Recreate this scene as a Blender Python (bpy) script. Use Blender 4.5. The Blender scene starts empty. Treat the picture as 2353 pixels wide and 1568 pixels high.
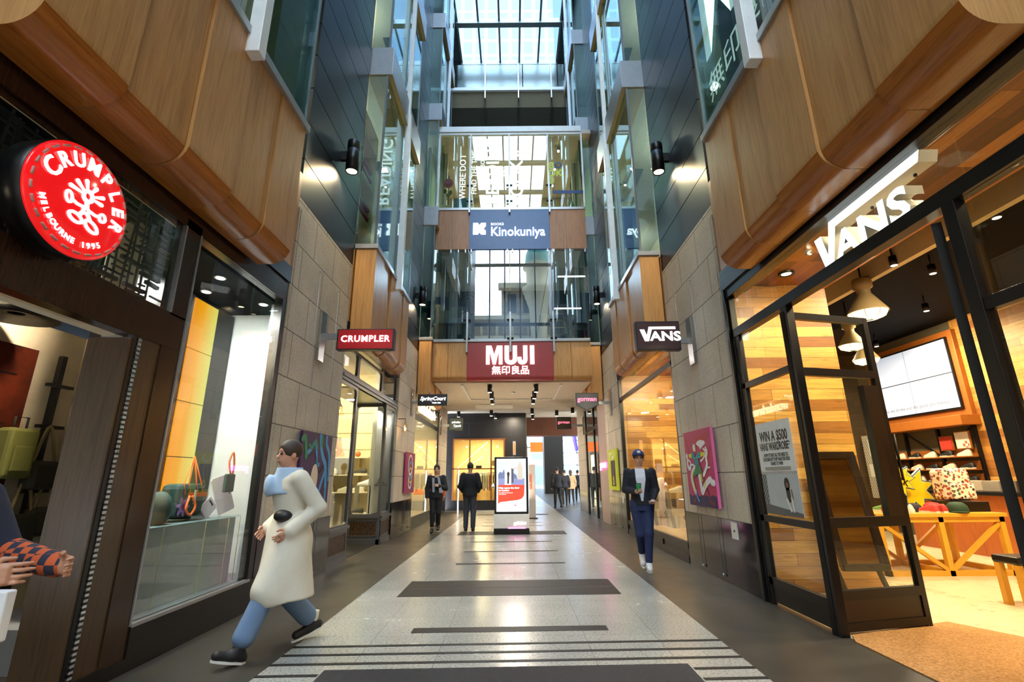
import bpy, bmesh, math, random
import numpy as np
from mathutils import Vector, Matrix
random.seed(7)
SC=bpy.context.scene; COL=SC.collection
R=math.radians; PI=math.pi
# ---------------------------------------------------------------- camera, sky, exposure
cd=bpy.data.cameras.new('camera'); cam=bpy.data.objects.new('camera',cd); COL.objects.link(cam)
cd.sensor_width=36; cd.lens=1110/2353*36; cd.clip_start=.05; cd.clip_end=500
cam.matrix_world=Matrix.Translation((0,0,1.36))@Matrix.Rotation(R(.08),4,'Z')@Matrix.Rotation(R(90+15.75),4,'X')@Matrix.Rotation(R(-.45),4,'Z')
SC.camera=cam
SC.view_settings.view_transform='Standard'; SC.view_settings.look='None'; SC.view_settings.gamma=1
SC.view_settings.exposure=0.6
try: SC.cycles.caustics_reflective=False; SC.cycles.caustics_refractive=False
except Exception: pass
try: SC.view_settings.use_curve_mapping=False
except Exception: pass
w=bpy.data.worlds.new('sky'); SC.world=w; w.use_nodes=True
nt=w.node_tree; nt.nodes.clear()
tc=nt.nodes.new('ShaderNodeTexCoord'); sp=nt.nodes.new('ShaderNodeSeparateXYZ'); nt.links.new(tc.outputs['Generated'],sp.inputs[0])
rp=nt.nodes.new('ShaderNodeValToRGB')          # brighter towards the street side (-Y), shaped to fill the hall with light
mr=nt.nodes.new('ShaderNodeMapRange'); mr.inputs[1].default_value=-1; mr.inputs[2].default_value=1
nt.links.new(sp.outputs['Y'],mr.inputs[0]); nt.links.new(mr.outputs[0],rp.inputs[0])
rp.color_ramp.elements[0].position=0.05; rp.color_ramp.elements[0].color=(.95,.98,1,1)
rp.color_ramp.elements[1].position=.76; rp.color_ramp.elements[1].color=(.062,.088,.118,1)
e=rp.color_ramp.elements.new(.56); e.color=(.36,.43,.52,1)
bg=nt.nodes.new('ShaderNodeBackground'); bg.inputs[1].default_value=13
sl=bpy.data.lights.new('sun','SUN'); sl.energy=3.2; sl.angle=.02; sl.color=(1,.94,.84); so_=bpy.data.objects.new('sun',sl); COL.objects.link(so_); so_.rotation_euler=Vector((-.75,-.5,-.5)).to_track_quat('-Z','Y').to_euler()
wo=nt.nodes.new('ShaderNodeOutputWorld'); nt.links.new(rp.outputs[0],bg.inputs[0]); nt.links.new(bg.outputs[0],wo.inputs[0])

# ---------------------------------------------------------------- materials
def lin(c):
    if isinstance(c,str):
        c=[int(c[i:i+2],16)/255 for i in (0,2,4)]
        c=[x/12.92 if x<=.04045 else ((x+.055)/1.055)**2.4 for x in c]
    return (c[0],c[1],c[2],1)
MATS={}
class N:
    def __init__(s,name,rough=.5,metal=0.,spec=.5):
        s.m=bpy.data.materials.new(name); s.m.use_nodes=True; s.t=s.m.node_tree
        s.b=s.t.nodes['Principled BSDF']; s.b.inputs['Roughness'].default_value=rough; s.b.inputs['Metallic'].default_value=metal
        s.b.inputs['Specular IOR Level'].default_value=spec
    def n(s,typ,**k):
        x=s.t.nodes.new('ShaderNode'+typ)
        for a,v in k.items(): setattr(x,a,v)
        return x
    def l(s,a,b): s.t.links.new(a,b)
    def co(s,order='xyz',scale=(1,1,1),off=(0,0,0)):
        tc=s.n('TexCoord'); sp=s.n('SeparateXYZ'); cb=s.n('CombineXYZ'); s.l(tc.outputs['Object'],sp.inputs[0])
        for i,ch in enumerate(order): s.l(sp.outputs['xyz'.index(ch)],cb.inputs[i])
        mp=s.n('Mapping'); mp.inputs['Scale'].default_value=scale; mp.inputs['Location'].default_value=off; s.l(cb.outputs[0],mp.inputs[0]); return mp.outputs[0]
    def noise(s,vec,scale,detail=4,rough=.55,dist=0):
        x=s.n('TexNoise'); x.inputs['Scale'].default_value=scale; x.inputs['Detail'].default_value=detail; x.inputs['Roughness'].default_value=rough; x.inputs['Distortion'].default_value=dist
        s.l(vec,x.inputs['Vector']); return x.outputs['Fac']
    def ramp(s,fac,stops):
        x=s.n('ValToRGB'); e=x.color_ramp.elements
        while len(e)<len(stops): e.new(.5)
        for i,(p,c) in enumerate(stops): e[i].position=p; e[i].color=lin(c)
        s.l(fac,x.inputs[0]); return x.outputs[0]
    def mix(s,fac,a,b,typ='MIX'):
        x=s.n('Mix',data_type='RGBA',blend_type=typ)
        for i,v in ((0,fac),(6,a),(7,b)):
            if isinstance(v,(int,float)): x.inputs[i].default_value=v
            elif isinstance(v,(tuple,str)): x.inputs[i].default_value=lin(v)
            else: s.l(v,x.inputs[i])
        return x.outputs[2]
    def color(s,c): 
        if isinstance(c,(tuple,str)): s.b.inputs['Base Color'].default_value=lin(c)
        else: s.l(c,s.b.inputs['Base Color'])
    def bump(s,h,dist=.01,st=.5):
        x=s.n('Bump'); x.inputs['Distance'].default_value=dist; x.inputs['Strength'].default_value=st; s.l(h,x.inputs['Height']); s.l(x.outputs[0],s.b.inputs['Normal'])
def plain(name,c,rough=.5,metal=0.,spec=.5):
    if name in MATS: return MATS[name]
    k=N(name,rough,metal,spec)
    v=k.noise(k.co(),7,3)
    c4=lin(c); d=tuple(x*.9 for x in c4[:3])
    k.color(k.ramp(v,[(.3,d),(.7,c4[:3])])); MATS[name]=k.m; return k.m
def emit(name,c,st):
    if name in MATS: return MATS[name]
    k=N(name,.5); k.color('FFFFFF' if not isinstance(c,str) else c); k.b.inputs['Emission Color'].default_value=lin(c); k.b.inputs['Emission Strength'].default_value=st
    MATS[name]=k.m; return k.m
def glass(name,tint='F4FAF8',refl=.04,k=1.0,rough=0.0,rc='FFFFFF'):
    if name in MATS: return MATS[name]
    m=bpy.data.materials.new(name); m.use_nodes=True; t=m.node_tree; t.nodes.clear()
    tr=t.nodes.new('ShaderNodeBsdfTransparent'); tr.inputs[0].default_value=lin(tint)
    gl=t.nodes.new('ShaderNodeBsdfGlossy'); gl.inputs[0].default_value=lin(rc); gl.inputs['Roughness'].default_value=rough
    fr=t.nodes.new('ShaderNodeLayerWeight'); fr.inputs[0].default_value=.5      # facing term, the same from both sides of the pane
    pw=t.nodes.new('ShaderNodeMath'); pw.operation='POWER'; pw.inputs[1].default_value=4.0; t.links.new(fr.outputs['Facing'],pw.inputs[0])
    ma=t.nodes.new('ShaderNodeMath'); ma.operation='MULTIPLY_ADD'; ma.inputs[1].default_value=.6*k; ma.inputs[2].default_value=refl+.035*k; ma.use_clamp=True
    mx=t.nodes.new('ShaderNodeMixShader'); o=t.nodes.new('ShaderNodeOutputMaterial')
    t.links.new(pw.outputs[0],ma.inputs[0]); t.links.new(ma.outputs[0],mx.inputs[0]); t.links.new(tr.outputs[0],mx.inputs[1]); t.links.new(gl.outputs[0],mx.inputs[2]); t.links.new(mx.outputs[0],o.inputs[0])
    MATS[name]=m; return m
def oak(name,a,b,order,rough=.38,sc=1.):
    """straight grained veneer; order puts the grain direction last"""
    k=N(name,rough); v=k.co(order,(9*sc,9*sc,.55*sc)); n1=k.noise(v,1.6,6,.6,.8); v2=k.co(order,(60*sc,60*sc,1.6*sc)); n2=k.noise(v2,1.5,3)
    f=k.mix(.35,k.ramp(n1,[(.3,b),(.5,a),(.68,b)]),k.ramp(n2,[(.35,b),(.65,a)])); k.color(f); MATS[name]=k.m; return k.m
def planks(name,order,cols,row=.14,wid=.9,rough=.45,off=(0,0,0),mort='2A1808'):
    k=N(name,rough); v=k.co(order,(1,1,1),off)
    bk=k.n('TexBrick'); bk.offset=.37; bk.offset_frequency=2; bk.squash=1.35; bk.squash_frequency=3
    bk.inputs['Color1'].default_value=(0,0,0,1); bk.inputs['Color2'].default_value=(1,1,1,1); bk.inputs['Mortar'].default_value=(.5,.5,.5,1)
    bk.inputs['Scale'].default_value=1; bk.inputs['Mortar Size'].default_value=.0022; bk.inputs['Mortar Smooth'].default_value=.1; bk.inputs['Bias'].default_value=0
    bk.inputs['Brick Width'].default_value=wid; bk.inputs['Row Height'].default_value=row; k.l(v,bk.inputs['Vector'])
    base=k.ramp(bk.outputs['Color'],[(i/(len(cols)-1),c) for i,c in enumerate(cols)])
    gv=k.co(order,(1.6,26,1),off); g=k.noise(gv,1.5,6,.65,.6)
    c=k.mix(.55,base,k.ramp(g,[(.3,(.25,.25,.25)),(.6,(1,1,1))]),'MULTIPLY')
    kn=k.noise(k.co(order,(3,9,1),off),1.3,2); c=k.mix(.5,c,k.ramp(kn,[(.25,(.45,.4,.35)),(.36,(1,1,1))]),'MULTIPLY')
    c=k.mix(bk.outputs['Fac'],c,mort); k.color(c); MATS[name]=k.m; return k.m
def courses(name,order,a,b,mort,row=.6,wid=1.1,off=(0,0,0),rough=.75,ms=.006,speck=60,offset=.5,spk=.35):
    k=N(name,rough); v=k.co(order,(1,1,1),off)
    bk=k.n('TexBrick'); bk.offset=offset; bk.inputs['Scale'].default_value=1; bk.inputs['Mortar Size'].default_value=ms; bk.inputs['Mortar Smooth'].default_value=.2
    bk.inputs['Color1'].default_value=(.9,.9,.9,1); bk.inputs['Color2'].default_value=(1,1,1,1); bk.inputs['Brick Width'].default_value=wid; bk.inputs['Row Height'].default_value=row; k.l(v,bk.inputs['Vector'])
    n=k.noise(k.co(),speck,3,.7); n2=k.noise(k.co(),1.3,4)
    c=k.mix(.5,k.ramp(n,[(.35,b),(.55,a)]),k.ramp(n2,[(.3,b),(.7,a)])); c=k.mix(1.,c,bk.outputs['Color'],'MULTIPLY')
    c=k.mix(bk.outputs['Fac'],c,mort); k.color(c); k.bump(bk.outputs['Fac'],-.006,.6); MATS[name]=k.m; return k.m
def granite(name,a,b,c3,rough=.2,order='xyz',row=1.1,wid=1.1,scale=38,mort='555555',off=(0,0,0),offset=0.,ms=.003):
    k=N(name,rough); v=k.co(order,(1,1,1),off)
    bk=k.n('TexBrick'); bk.offset=offset; bk.inputs['Scale'].default_value=1; bk.inputs['Mortar Size'].default_value=ms; bk.inputs['Color1'].default_value=(.92,.92,.92,1); bk.inputs['Color2'].default_value=(1,1,1,1)
    bk.inputs['Brick Width'].default_value=wid; bk.inputs['Row Height'].default_value=row; k.l(v,bk.inputs['Vector'])
    n=k.noise(k.co(order,(1,1.6,1)),scale,2,.8); c=k.ramp(n,[(.39,c3),(.44,b),(.6,a)])
    n2=k.noise(k.co(),2.1,4); c=k.mix(.4,c,k.ramp(n2,[(.3,b),(.7,a)])); c=k.mix(1.,c,bk.outputs['Color'],'MULTIPLY'); c=k.mix(bk.outputs['Fac'],c,mort); k.color(c)
    r=k.n('MapRange'); r.inputs[3].default_value=rough*.75; r.inputs[4].default_value=rough*1.35; k.l(n2,r.inputs[0]); k.l(r.outputs[0],k.b.inputs['Roughness']); MATS[name]=k.m; return k.m
def bands(name,stops,order='xyz',off=0,scale=1,rough=.5):
    k=N(name,rough); tcv=k.co(order,(scale,scale,scale),(off,0,0)); sp=k.n('SeparateXYZ'); k.l(tcv,sp.inputs[0]); k.color(k.ramp(sp.outputs[0],stops)); MATS[name]=k.m; return k.m
def checker(name,a,b,order,scale,rough=.5):
    k=N(name,rough); c=k.n('TexChecker'); c.inputs['Scale'].default_value=scale; c.inputs[1].default_value=lin(a); c.inputs[2].default_value=lin(b); k.l(k.co(order,(1,1,1),(.0013,.0017,.003)),c.inputs[0]); k.color(c.outputs[0]); MATS[name]=k.m; return k.m

# ---------------------------------------------------------------- geometry helpers
ORG={}
class M:
    def __init__(s): s.v=[]; s.f=[]; s.mi=[]; s.cm=0; s.sm=[]
    def add(s,vs,fs,smooth=False):
        o=len(s.v); s.v+= [tuple(map(float,p)) for p in vs]; s.f+=[tuple(i+o for i in f) for f in fs]; s.mi+=[s.cm]*len(fs); s.sm+=[smooth]*len(fs); return s
    def box(s,x0,x1,y0,y1,z0,z1):
        v=[(x,y,z) for z in (z0,z1) for y in (y0,y1) for x in (x0,x1)]
        return s.add(v,[(0,2,3,1),(4,5,7,6),(0,1,5,4),(2,6,7,3),(0,4,6,2),(1,3,7,5)])
    def boxc(s,c,d): return s.box(c[0]-d[0]/2,c[0]+d[0]/2,c[1]-d[1]/2,c[1]+d[1]/2,c[2]-d[2]/2,c[2]+d[2]/2)
    def bar(s,p,q,w,h=None,up=(0,0,1)):
        p=Vector(p); q=Vector(q); h=h or w; d=(q-p).normalized(); u=Vector(up)
        if abs(d.dot(u))>.98: u=Vector((1,0,0))
        a=d.cross(u).normalized(); b=a.cross(d)
        v=[e+a*(i*w/2)+b*(j*h/2) for e in (p,q) for i,j in ((-1,-1),(1,-1),(1,1),(-1,1))]
        return s.add(v,[(3,2,1,0),(4,5,6,7),(0,1,5,4),(1,2,6,5),(2,3,7,6),(3,0,4,7)])
    def prism(s,pts,vec,smooth=False):
        n=len(pts); vec=Vector(vec); a=[Vector(p) for p in pts]; v=a+[p+vec for p in a]
        f=[tuple(range(n))[::-1],tuple(range(n,2*n))]; s.add(v,f)
        o=len(s.v)-2*n
        s.f+=[(o+i,o+(i+1)%n,o+n+(i+1)%n,o+n+i) for i in range(n)]; s.mi+=[s.cm]*n; s.sm+=[smooth]*n; return s
    def cyl(s,p,q,r,r2=None,n=20,cap=True,smooth=True):
        p=Vector(p); q=Vector(q); r2=r if r2 is None else r2; d=(q-p).normalized(); u=Vector((0,0,1)) if abs(d.z)<.9 else Vector((1,0,0)); a=d.cross(u).normalized(); b=a.cross(d)
        v=[c+(a*math.cos(t)+b*math.sin(t))*rr for c,rr in ((p,r),(q,r2)) for t in [2*PI*i/n for i in range(n)]]
        s.add(v,[(i,n+i,n+(i+1)%n,(i+1)%n) for i in range(n)],smooth)
        if cap: o=len(s.v)-2*n; s.f+=[tuple(range(o,o+n)),tuple(range(o+2*n-1,o+n-1,-1))]; s.mi+=[s.cm]*2; s.sm+=[False]*2
        return s
    def tube(s,path,r,n=8,closed=False):
        P=[Vector(p) for p in path]; m=len(P); vs=[]; prev=None
        for i,p in enumerate(P):
            d=(P[(i+1)%m]-P[i-1]) if closed else (P[min(i+1,m-1)]-P[max(i-1,0)]); d=d.normalized() if d.length>1e-9 else Vector((0,0,1))
            if prev is None: u=Vector((0,0,1)) if abs(d.z)<.9 else Vector((1,0,0)); a=d.cross(u).normalized()
            else: a=(prev-d*prev.dot(d)); a=a.normalized() if a.length>1e-6 else d.orthogonal().normalized()
            prev=a; b=d.cross(a); rr=r[i] if isinstance(r,(list,tuple)) else r
            vs+=[p+(a*math.cos(2*PI*k/n)+b*math.sin(2*PI*k/n))*rr for k in range(n)]
        fs=[]
        for i in range(m if closed else m-1):
            j=(i+1)%m; fs+=[(i*n+k,i*n+(k+1)%n,j*n+(k+1)%n,j*n+k) for k in range(n)]
        if not closed: fs+=[tuple(range(n))[::-1],tuple(range((m-1)*n,m*n))]
        return s.add(vs,fs,True)
    def lathe(s,c,prof,n=24,axis='z'):
        vs=[]; c=Vector(c)
        for r,z in prof:
            for k in range(n):
                a=2*PI*k/n; p=(r*math.cos(a),r*math.sin(a),z)
                if axis=='x': p=(p[2],p[0],p[1])
                if axis=='y': p=(p[0],p[2],p[1])
                vs.append(c+Vector(p))
        m=len(prof); fs=[(i*n+k,i*n+(k+1)%n,(i+1)*n+(k+1)%n,(i+1)*n+k) for i in range(m-1) for k in range(n)]
        return s.add(vs,fs,True)
    def ball(s,c,r,n=14):
        r=r if isinstance(r,(tuple,list)) else (r,r,r); vs=[]; m=n//2+1
        for i in range(m+1):
            t=PI*i/m
            for k in range(n): a=2*PI*k/n; vs.append((c[0]+r[0]*math.sin(t)*math.cos(a),c[1]+r[1]*math.sin(t)*math.sin(a),c[2]+r[2]*math.cos(t)))
        return s.add(vs,[(i*n+k,(i+1)*n+k,(i+1)*n+(k+1)%n,i*n+(k+1)%n) for i in range(m) for k in range(n)],True)
    def poly(s,pts): return s.add(pts,[tuple(range(len(pts)))])
    def build(s,name,mat,parent=None,bevel=0,top=True,rot=None):
        """world-space vertices; object origin = parent's origin (children) or base centre (things)"""
        me=bpy.data.meshes.new(name)
        if parent is not None: o0=ORG[parent.name]
        elif top:
            a=np.array(s.v); o0=(float((a[:,0].min()+a[:,0].max())/2),float((a[:,1].min()+a[:,1].max())/2),float(a[:,2].min()))
        else: o0=(0,0,0)
        me.from_pydata([(x-o0[0],y-o0[1],z-o0[2]) for x,y,z in s.v],[],s.f)
        for p,mi,sm in zip(me.polygons,s.mi,s.sm): p.material_index=mi; p.use_smooth=sm
        for m in (mat if isinstance(mat,(list,tuple)) else [mat]): me.materials.append(m)
        bm=bmesh.new(); bm.from_mesh(me); bmesh.ops.recalc_face_normals(bm,faces=bm.faces)
        if bevel:
            bmesh.ops.remove_doubles(bm,verts=bm.verts,dist=1e-5)
            es=[e for e in bm.edges if len(e.link_faces)==2 and e.calc_face_angle(0)>R(40)]
            bmesh.ops.bevel(bm,geom=es,offset=bevel,segments=2,affect='EDGES',profile=.5)
        bm.to_mesh(me); bm.free()
        ob=bpy.data.objects.new(name,me); COL.objects.link(ob)
        if parent is not None: ob.parent=parent; ORG[ob.name]=o0
        else: ob.location=o0; ORG[ob.name]=o0
        return ob
def split(m,name,mat,parent,bevel=0):
    """one object per loose piece, for parts that repeat"""
    n=len(m.v); par=list(range(n))
    def find(i):
        while par[i]!=i: par[i]=par[par[i]]; i=par[i]
        return i
    for f in m.f:
        r=find(f[0])
        for i in f[1:]: par[find(i)]=r
    gr={}
    for k,f in enumerate(m.f): gr.setdefault(find(f[0]),[]).append(k)
    out=[]
    for ks in gr.values():
        q=M(); ids={}
        for k in ks:
            for i in m.f[k]:
                if i not in ids: ids[i]=len(q.v); q.v.append(m.v[i])
            q.f.append(tuple(ids[i] for i in m.f[k])); q.mi.append(m.mi[k]); q.sm.append(m.sm[k])
        out.append(q.build(name,mat,parent,bevel))
    return out
def tag(o,label,cat,group=None,kind=None):
    if label: o['label']=label
    if cat: o['category']=cat
    if group: o['group']=group
    if kind: o['kind']=kind
    return o
def thing(name,label,cat,loc=(0,0,0),group=None):
    o=bpy.data.objects.new(name,None); o.empty_display_size=.1; COL.objects.link(o); o.location=loc; ORG[o.name]=tuple(loc); return tag(o,label,cat,group)
def struct(name,loc=(0,0,0)):
    o=bpy.data.objects.new(name,None); COL.objects.link(o); o.location=loc; ORG[o.name]=tuple(loc); o['kind']='structure'; return o
def sb(name,m,mat,bevel=0):
    o=m.build(name,mat,None,bevel,top=False); o['kind']='structure'; return o
def B(): return M()
def dup(o,loc=None,rotz=None,label=None,group=None,parent=None,off=None):
    c=o.copy(); COL.objects.link(c)
    if parent is not None: c.parent=parent
    if loc is not None: c.location=loc
    if off is not None: c.location=Vector(o.location)+Vector(off)
    if rotz is not None: c.rotation_euler=(0,0,rotz)
    if label: c['label']=label
    if group: c['group']=group
    for ch in list(o.children): dup(ch,parent=c)
    ORG[c.name]=tuple(c.location)
    return c
def lamp(kind,loc,energy,color,size=.1,aim=None,spot=90,parent=None,size_y=None,name='bulb_light'):
    d=bpy.data.lights.new(name,kind); d.energy=energy; d.color=color
    if kind=='AREA':
        d.size=min(size,.28)
    else: d.shadow_soft_size=size
    if kind=='SPOT': d.spot_size=R(spot); d.spot_blend=.6
    o=bpy.data.objects.new(name,d); COL.objects.link(o); o.location=loc
    if aim is not None: o.rotation_euler=(Vector(aim)-Vector(loc)).to_track_quat('-Z','Y').to_euler()
    return o
# planes for writing and flat pictures: (origin, right, up) -> normal points to the viewer
def frame(org,side):
    """side 'front' faces the camera (-Y); 'left' = left wall seen from the corridor (faces +X); 'right' faces -X"""
    rt={'front':(1,0,0),'left':(0,1,0),'right':(0,-1,0),'up':(1,0,0)}[side]; up=(0,0,1) if side!='up' else (0,1,0)
    rt=Vector(rt); up=Vector(up); return Vector(org),rt,up,rt.cross(up)
def T2(fr,x,y,d=0): o,r,u,n=fr; return o+r*x+u*y+n*d
def flat(m,fr,pts,d=0,th=.002):
    """polygon in picture coordinates as a thin raised slab"""
    o,r,u,n=fr; m.prism([T2(fr,x,y,d) for x,y in pts],n*th); return m
def ell(cx,cy,rx,ry,n=20,a0=0,a1=2*PI,rot=0):
    P=[]
    for i in range(n):
        a=a0+(a1-a0)*i/(n if abs(a1-a0-2*PI)<1e-6 else n-1); x,y=rx*math.cos(a),ry*math.sin(a); P.append((cx+x*math.cos(rot)-y*math.sin(rot),cy+x*math.sin(rot)+y*math.cos(rot)))
    return P
def stroke(m,fr,pts,w,d=0,th=.002,n=6):
    """round-ended brush stroke; w may be a list"""
    ws=w if isinstance(w,(list,tuple)) else [w]*len(pts)
    for i in range(len(pts)-1):
        (x0,y0),(x1,y1)=pts[i],pts[i+1]; L=math.hypot(x1-x0,y1-y0) or 1e-6; nx,ny=-(y1-y0)/L,(x1-x0)/L; a,b=ws[i]/2,ws[i+1]/2
        P=[(x0+nx*a,y0+ny*a),(x0-nx*a,y0-ny*a)]; P=[(x0-nx*a,y0-ny*a),(x1-nx*b,y1-ny*b)]
        an=math.atan2(ny,nx)
        P+= [(x1+b*math.cos(an-PI+PI*k/n),y1+b*math.sin(an-PI+PI*k/n)) for k in range(1,n)]
        P+= [(x1+nx*b,y1+ny*b),(x0+nx*a,y0+ny*a)]+[(x0+a*math.cos(an+PI*k/n),y0+a*math.sin(an+PI*k/n)) for k in range(1,n)]
        flat(m,fr,P,d,th+i*.00012)          # each dab sits a hair above the one before
    return m
def smoothpts(pts,n=6):
    out=[]
    for i in range(len(pts)-1):
        p0=pts[max(i-1,0)];p1=pts[i];p2=pts[i+1];p3=pts[min(i+2,len(pts)-1)]
        for k in range(n):
            t=k/n; out.append(tuple(.5*((2*p1[j])+(-p0[j]+p2[j])*t+(2*p0[j]-5*p1[j]+4*p2[j]-p3[j])*t*t+(-p0[j]+3*p1[j]-3*p2[j]+p3[j])*t**3) for j in range(len(p1))))
    out.append(tuple(pts[-1])); return out
def textm(m,fr,s,size,x=0,y=0,d=0,ext=.003,bold=0.,sx=1.,rot=0.,shear=0.,align='CENTER',xs=None,space=1.):
    c=bpy.data.curves.new('t','FONT'); c.body=s; c.size=size; c.extrude=ext/2; c.offset=bold; c.align_x=align; c.align_y='CENTER'; c.shear=shear; c.resolution_u=3; c.space_character=space
    o=bpy.data.objects.new('t',c); COL.objects.link(o); bpy.context.view_layer.update()
    me=bpy.data.meshes.new_from_object(o.evaluated_get(bpy.context.evaluated_depsgraph_get())); O,r,u,n=fr
    ca,sa=math.cos(rot),math.sin(rot); vs=[]
    for v in me.vertices:
        a,b=v.co.x*sx,v.co.y; vs.append(O+r*(x+a*ca-b*sa)+u*(y+a*sa+b*ca)+n*(d+v.co.z+ext/2))
    m.add(vs,[tuple(p.vertices) for p in me.polygons]); bpy.data.objects.remove(o); bpy.data.meshes.remove(me); bpy.data.curves.remove(c); return m
# ---------------------------------------------------------------- material set
XL,XR=-2.87,2.82
m_oakF=oak('oak_veneer_vertical','C9965C','A4723E','xyz',.36)
m_oakR=oak('walnut_veneer','B07A4E','8A5634','xyz',.4,1.3)
m_dark=plain('navy_cladding','12141E',.4,0,.3)
m_darkx=m_dark
m_stone=courses('granite_blocks','yzx','DBD0C0','A89D8F','6A6054',.6,.74,(.1,.4,0),.7,.007,55)
m_stonex=courses('granite_blocks_end','xzy','DBD0C0','A89D8F','6A6054',.6,1.8,(.9,.4,0),.7,.007,55)
m_blk=granite('polished_dark_granite','2C2422','171314','0B0A0C',.12,'yzx',3,3,9,'0A0A0A')
m_pale=granite('pale_terrazzo','B2B1AA','9C9B95','454441',.24,'xyz',.62,.62,46,'6B6A66',(.0,.1,0),.0,.0018)
m_side=granite('dark_floor_granite','47423B','3A3630','2A2824',.34,'xyz',1.25,3,60,'5A554C',(0,.2,0),0.,.002)
m_band=plain('black_floor_band','2E2C2B',.5,0,.2)
m_steel=plain('silver_aluminium','A9ABAF',.3,.6)
m_wht=plain('white_enamel','EEF0F2',.35)
m_blackm=plain('black_steel','121214',.35,.2)
m_cream=plain('cream_plaster','E4D6B8',.7); m_white=plain('white_plaster','E6E3DC',.7); m_ceil=plain('warm_white_ceiling','D8CBB8',.7)
m_beige=plain('beige_plaster','B9AF94',.7)
m_glass=glass('shop_glass','F2F6F4',.0,1.1)
m_teal=glass('teal_upper_glass','D8EAE6',.05,1.3,0,'DDF0F4')
m_coat=glass('reflective_bridge_glass','C8D6DE',.13,1.4,0,'E6EEF6')
m_kglass=glass('clear_bridge_glass','DDE6DC',.08,1.4)
m_roofg=glass('skylight_glass','D3E2EE',.03,1.0)
m_gls3=glass('etched_teal_glass','8FB9B4',.08,1.2,.15)

# ---------------------------------------------------------------- floor
fl=sb('floor',B().box(XL-.1,-1.86,-6.5,62,-.15,0).box(1.76,XR+.08,-6.5,19.2,-.15,0).box(1.76,10,22,62,-.15,0).box(1.76,6,19.2,22,-.15,0),m_side)
ORG[fl.name]=(0,0,0)
B().box(-1.86,1.76,-6.5,62,-.15,0).build('pale_paving',m_pale,fl)
def band(xa,xb,ya,yb,sk=.03,nm='paving_band'):
    t=.0025; P=[(xa,ya+sk*xa,0),(xb,ya+sk*xb,0),(xb,yb+sk*xb,0),(xa,yb+sk*xa,0)]
    B().prism(P,(0,0,t)).build(nm,m_band,fl)
for y in (4.64,4.44,4.24): band(-1.86,1.76,y-.022,y+.022)
for y in (4.02,3.83,3.64,3.45): band(-1.86,-1.42,y-.022,y+.022); band(1.31,1.76,y-.022,y+.022)
band(-.95,.86,4.97,5.12,.026); band(-1.4,1.28,6.37,6.79,.026); band(-1.4,1.28,6.81,7.26,.026)
for y in (8.6,9.95,11.37): band(-.95,.83,y-.05,y+.05)
band(-1.4,1.3,12.68,13.48,.02)
for y in (15,16,17.2): band(-.95,.83,y-.05,y+.05,0)
band(-1.4,1.28,19,19.6,0)
k=N('herringbone_mat_fibre',.9); v=k.co('xyz',(1,1,1)); wv=k.n('TexWave',wave_type='BANDS'); 
mp=k.n('Math',operation='PINGPONG'); sx=k.n('SeparateXYZ'); k.l(v,sx.inputs[0]); k.l(sx.outputs[0],mp.inputs[0]); mp.inputs[1].default_value=.055
cb=k.n('CombineXYZ'); ad=k.n('Math',operation='ADD'); k.l(mp.outputs[0],ad.inputs[0]); k.l(sx.outputs[1],ad.inputs[1]); k.l(ad.outputs[0],cb.inputs[0]); k.l(cb.outputs[0],wv.inputs[0]); wv.inputs['Scale'].default_value=14
k.color(k.ramp(wv.outputs['Fac'],[(.2,'171618'),(.7,'4A4648')])); k.bump(wv.outputs['Fac'],.006,.8); m_mat=k.m
o=B().prism([(-1.4,1.2,0),(1.29,1.2,0),(1.29,4.14,0),(-1.4,4.06,0)],(0,0,.008)).build('entrance_mat',m_mat); tag(o,'charcoal herringbone entrance mat set in the pale paving nearest the viewer','mat')

# ---------------------------------------------------------------- walls above and between the shopfronts
TOP=22.
PIL={-1:[(-6,1.95),(5.77,7.98),(11.93,14.2),(18.9,21.2)],1:[(-6,2.0),(6.06,8.4),(12.82,14.95),(19.3,21.6)]}
def X(s): return XL if s<0 else XR
def bx(m,s,xa,xb,y0,y1,z0,z1):
    """box between depths xa..xb measured behind (+) or in front (-) of the wall plane of side s"""
    a=X(s)+s*xa; b=X(s)+s*xb; return m.box(min(a,b),max(a,b),y0,y1,z0,z1)
for s,nm in ((-1,'left'),(1,'right')):
    m=B(); 
    for i,(a,b) in enumerate(PIL[s]):
        top=TOP if i<3 else 4.3
        if i<3:
            bx(m,s,.02,.75,a+.02,b-.02,5.05,top)
            for r_ in range(29): z_=5.05+.6*r_; bx(m,s,0,.74,a,b,z_+.008,min(z_+.592,top))
    o=sb('wall_'+nm,m,[m_dark,m_darkx]); 
    for p in o.data.polygons: p.material_index=1 if abs(p.normal.y)>.5 else 0
    for i,(a,b) in enumerate(PIL[s]):
        words=['behind the viewer','nearest the viewer','beyond the second shop','under the bridge'][i]
        if i==0: 
            o=sb('wall_%s_street'%nm,bx(B(),s,0,.6,-6,b,0,5.05),m_stone); continue
        t=thing('stone_pilaster','speckled granite pilaster with polished dark base on the %s side, %s'%(nm,words),'pillar',(X(s)+s*.3,(a+b)/2,0))
        h=5.05 if i<3 else 4.15
        o=bx(B(),s,0,.12,a,b,.8,h).build('shaft',[m_stone,m_stonex],t)
        for p in o.data.polygons: p.material_index=1 if abs(p.normal.y)>.5 else 0
        bx(B(),s,-.006,.12,a+.01,b,0,.8).build('polished_base',m_blk,t)
        if i>0:
            m=B(); bx(m,s,-.012,.02,a+.015,a+.045,.82,min(h,4.9)); bx(m,s,-.012,.02,a+.075,a+.09,.82,min(h,4.9)); split(m,'corner_reveal',m_stone,t)

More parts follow.
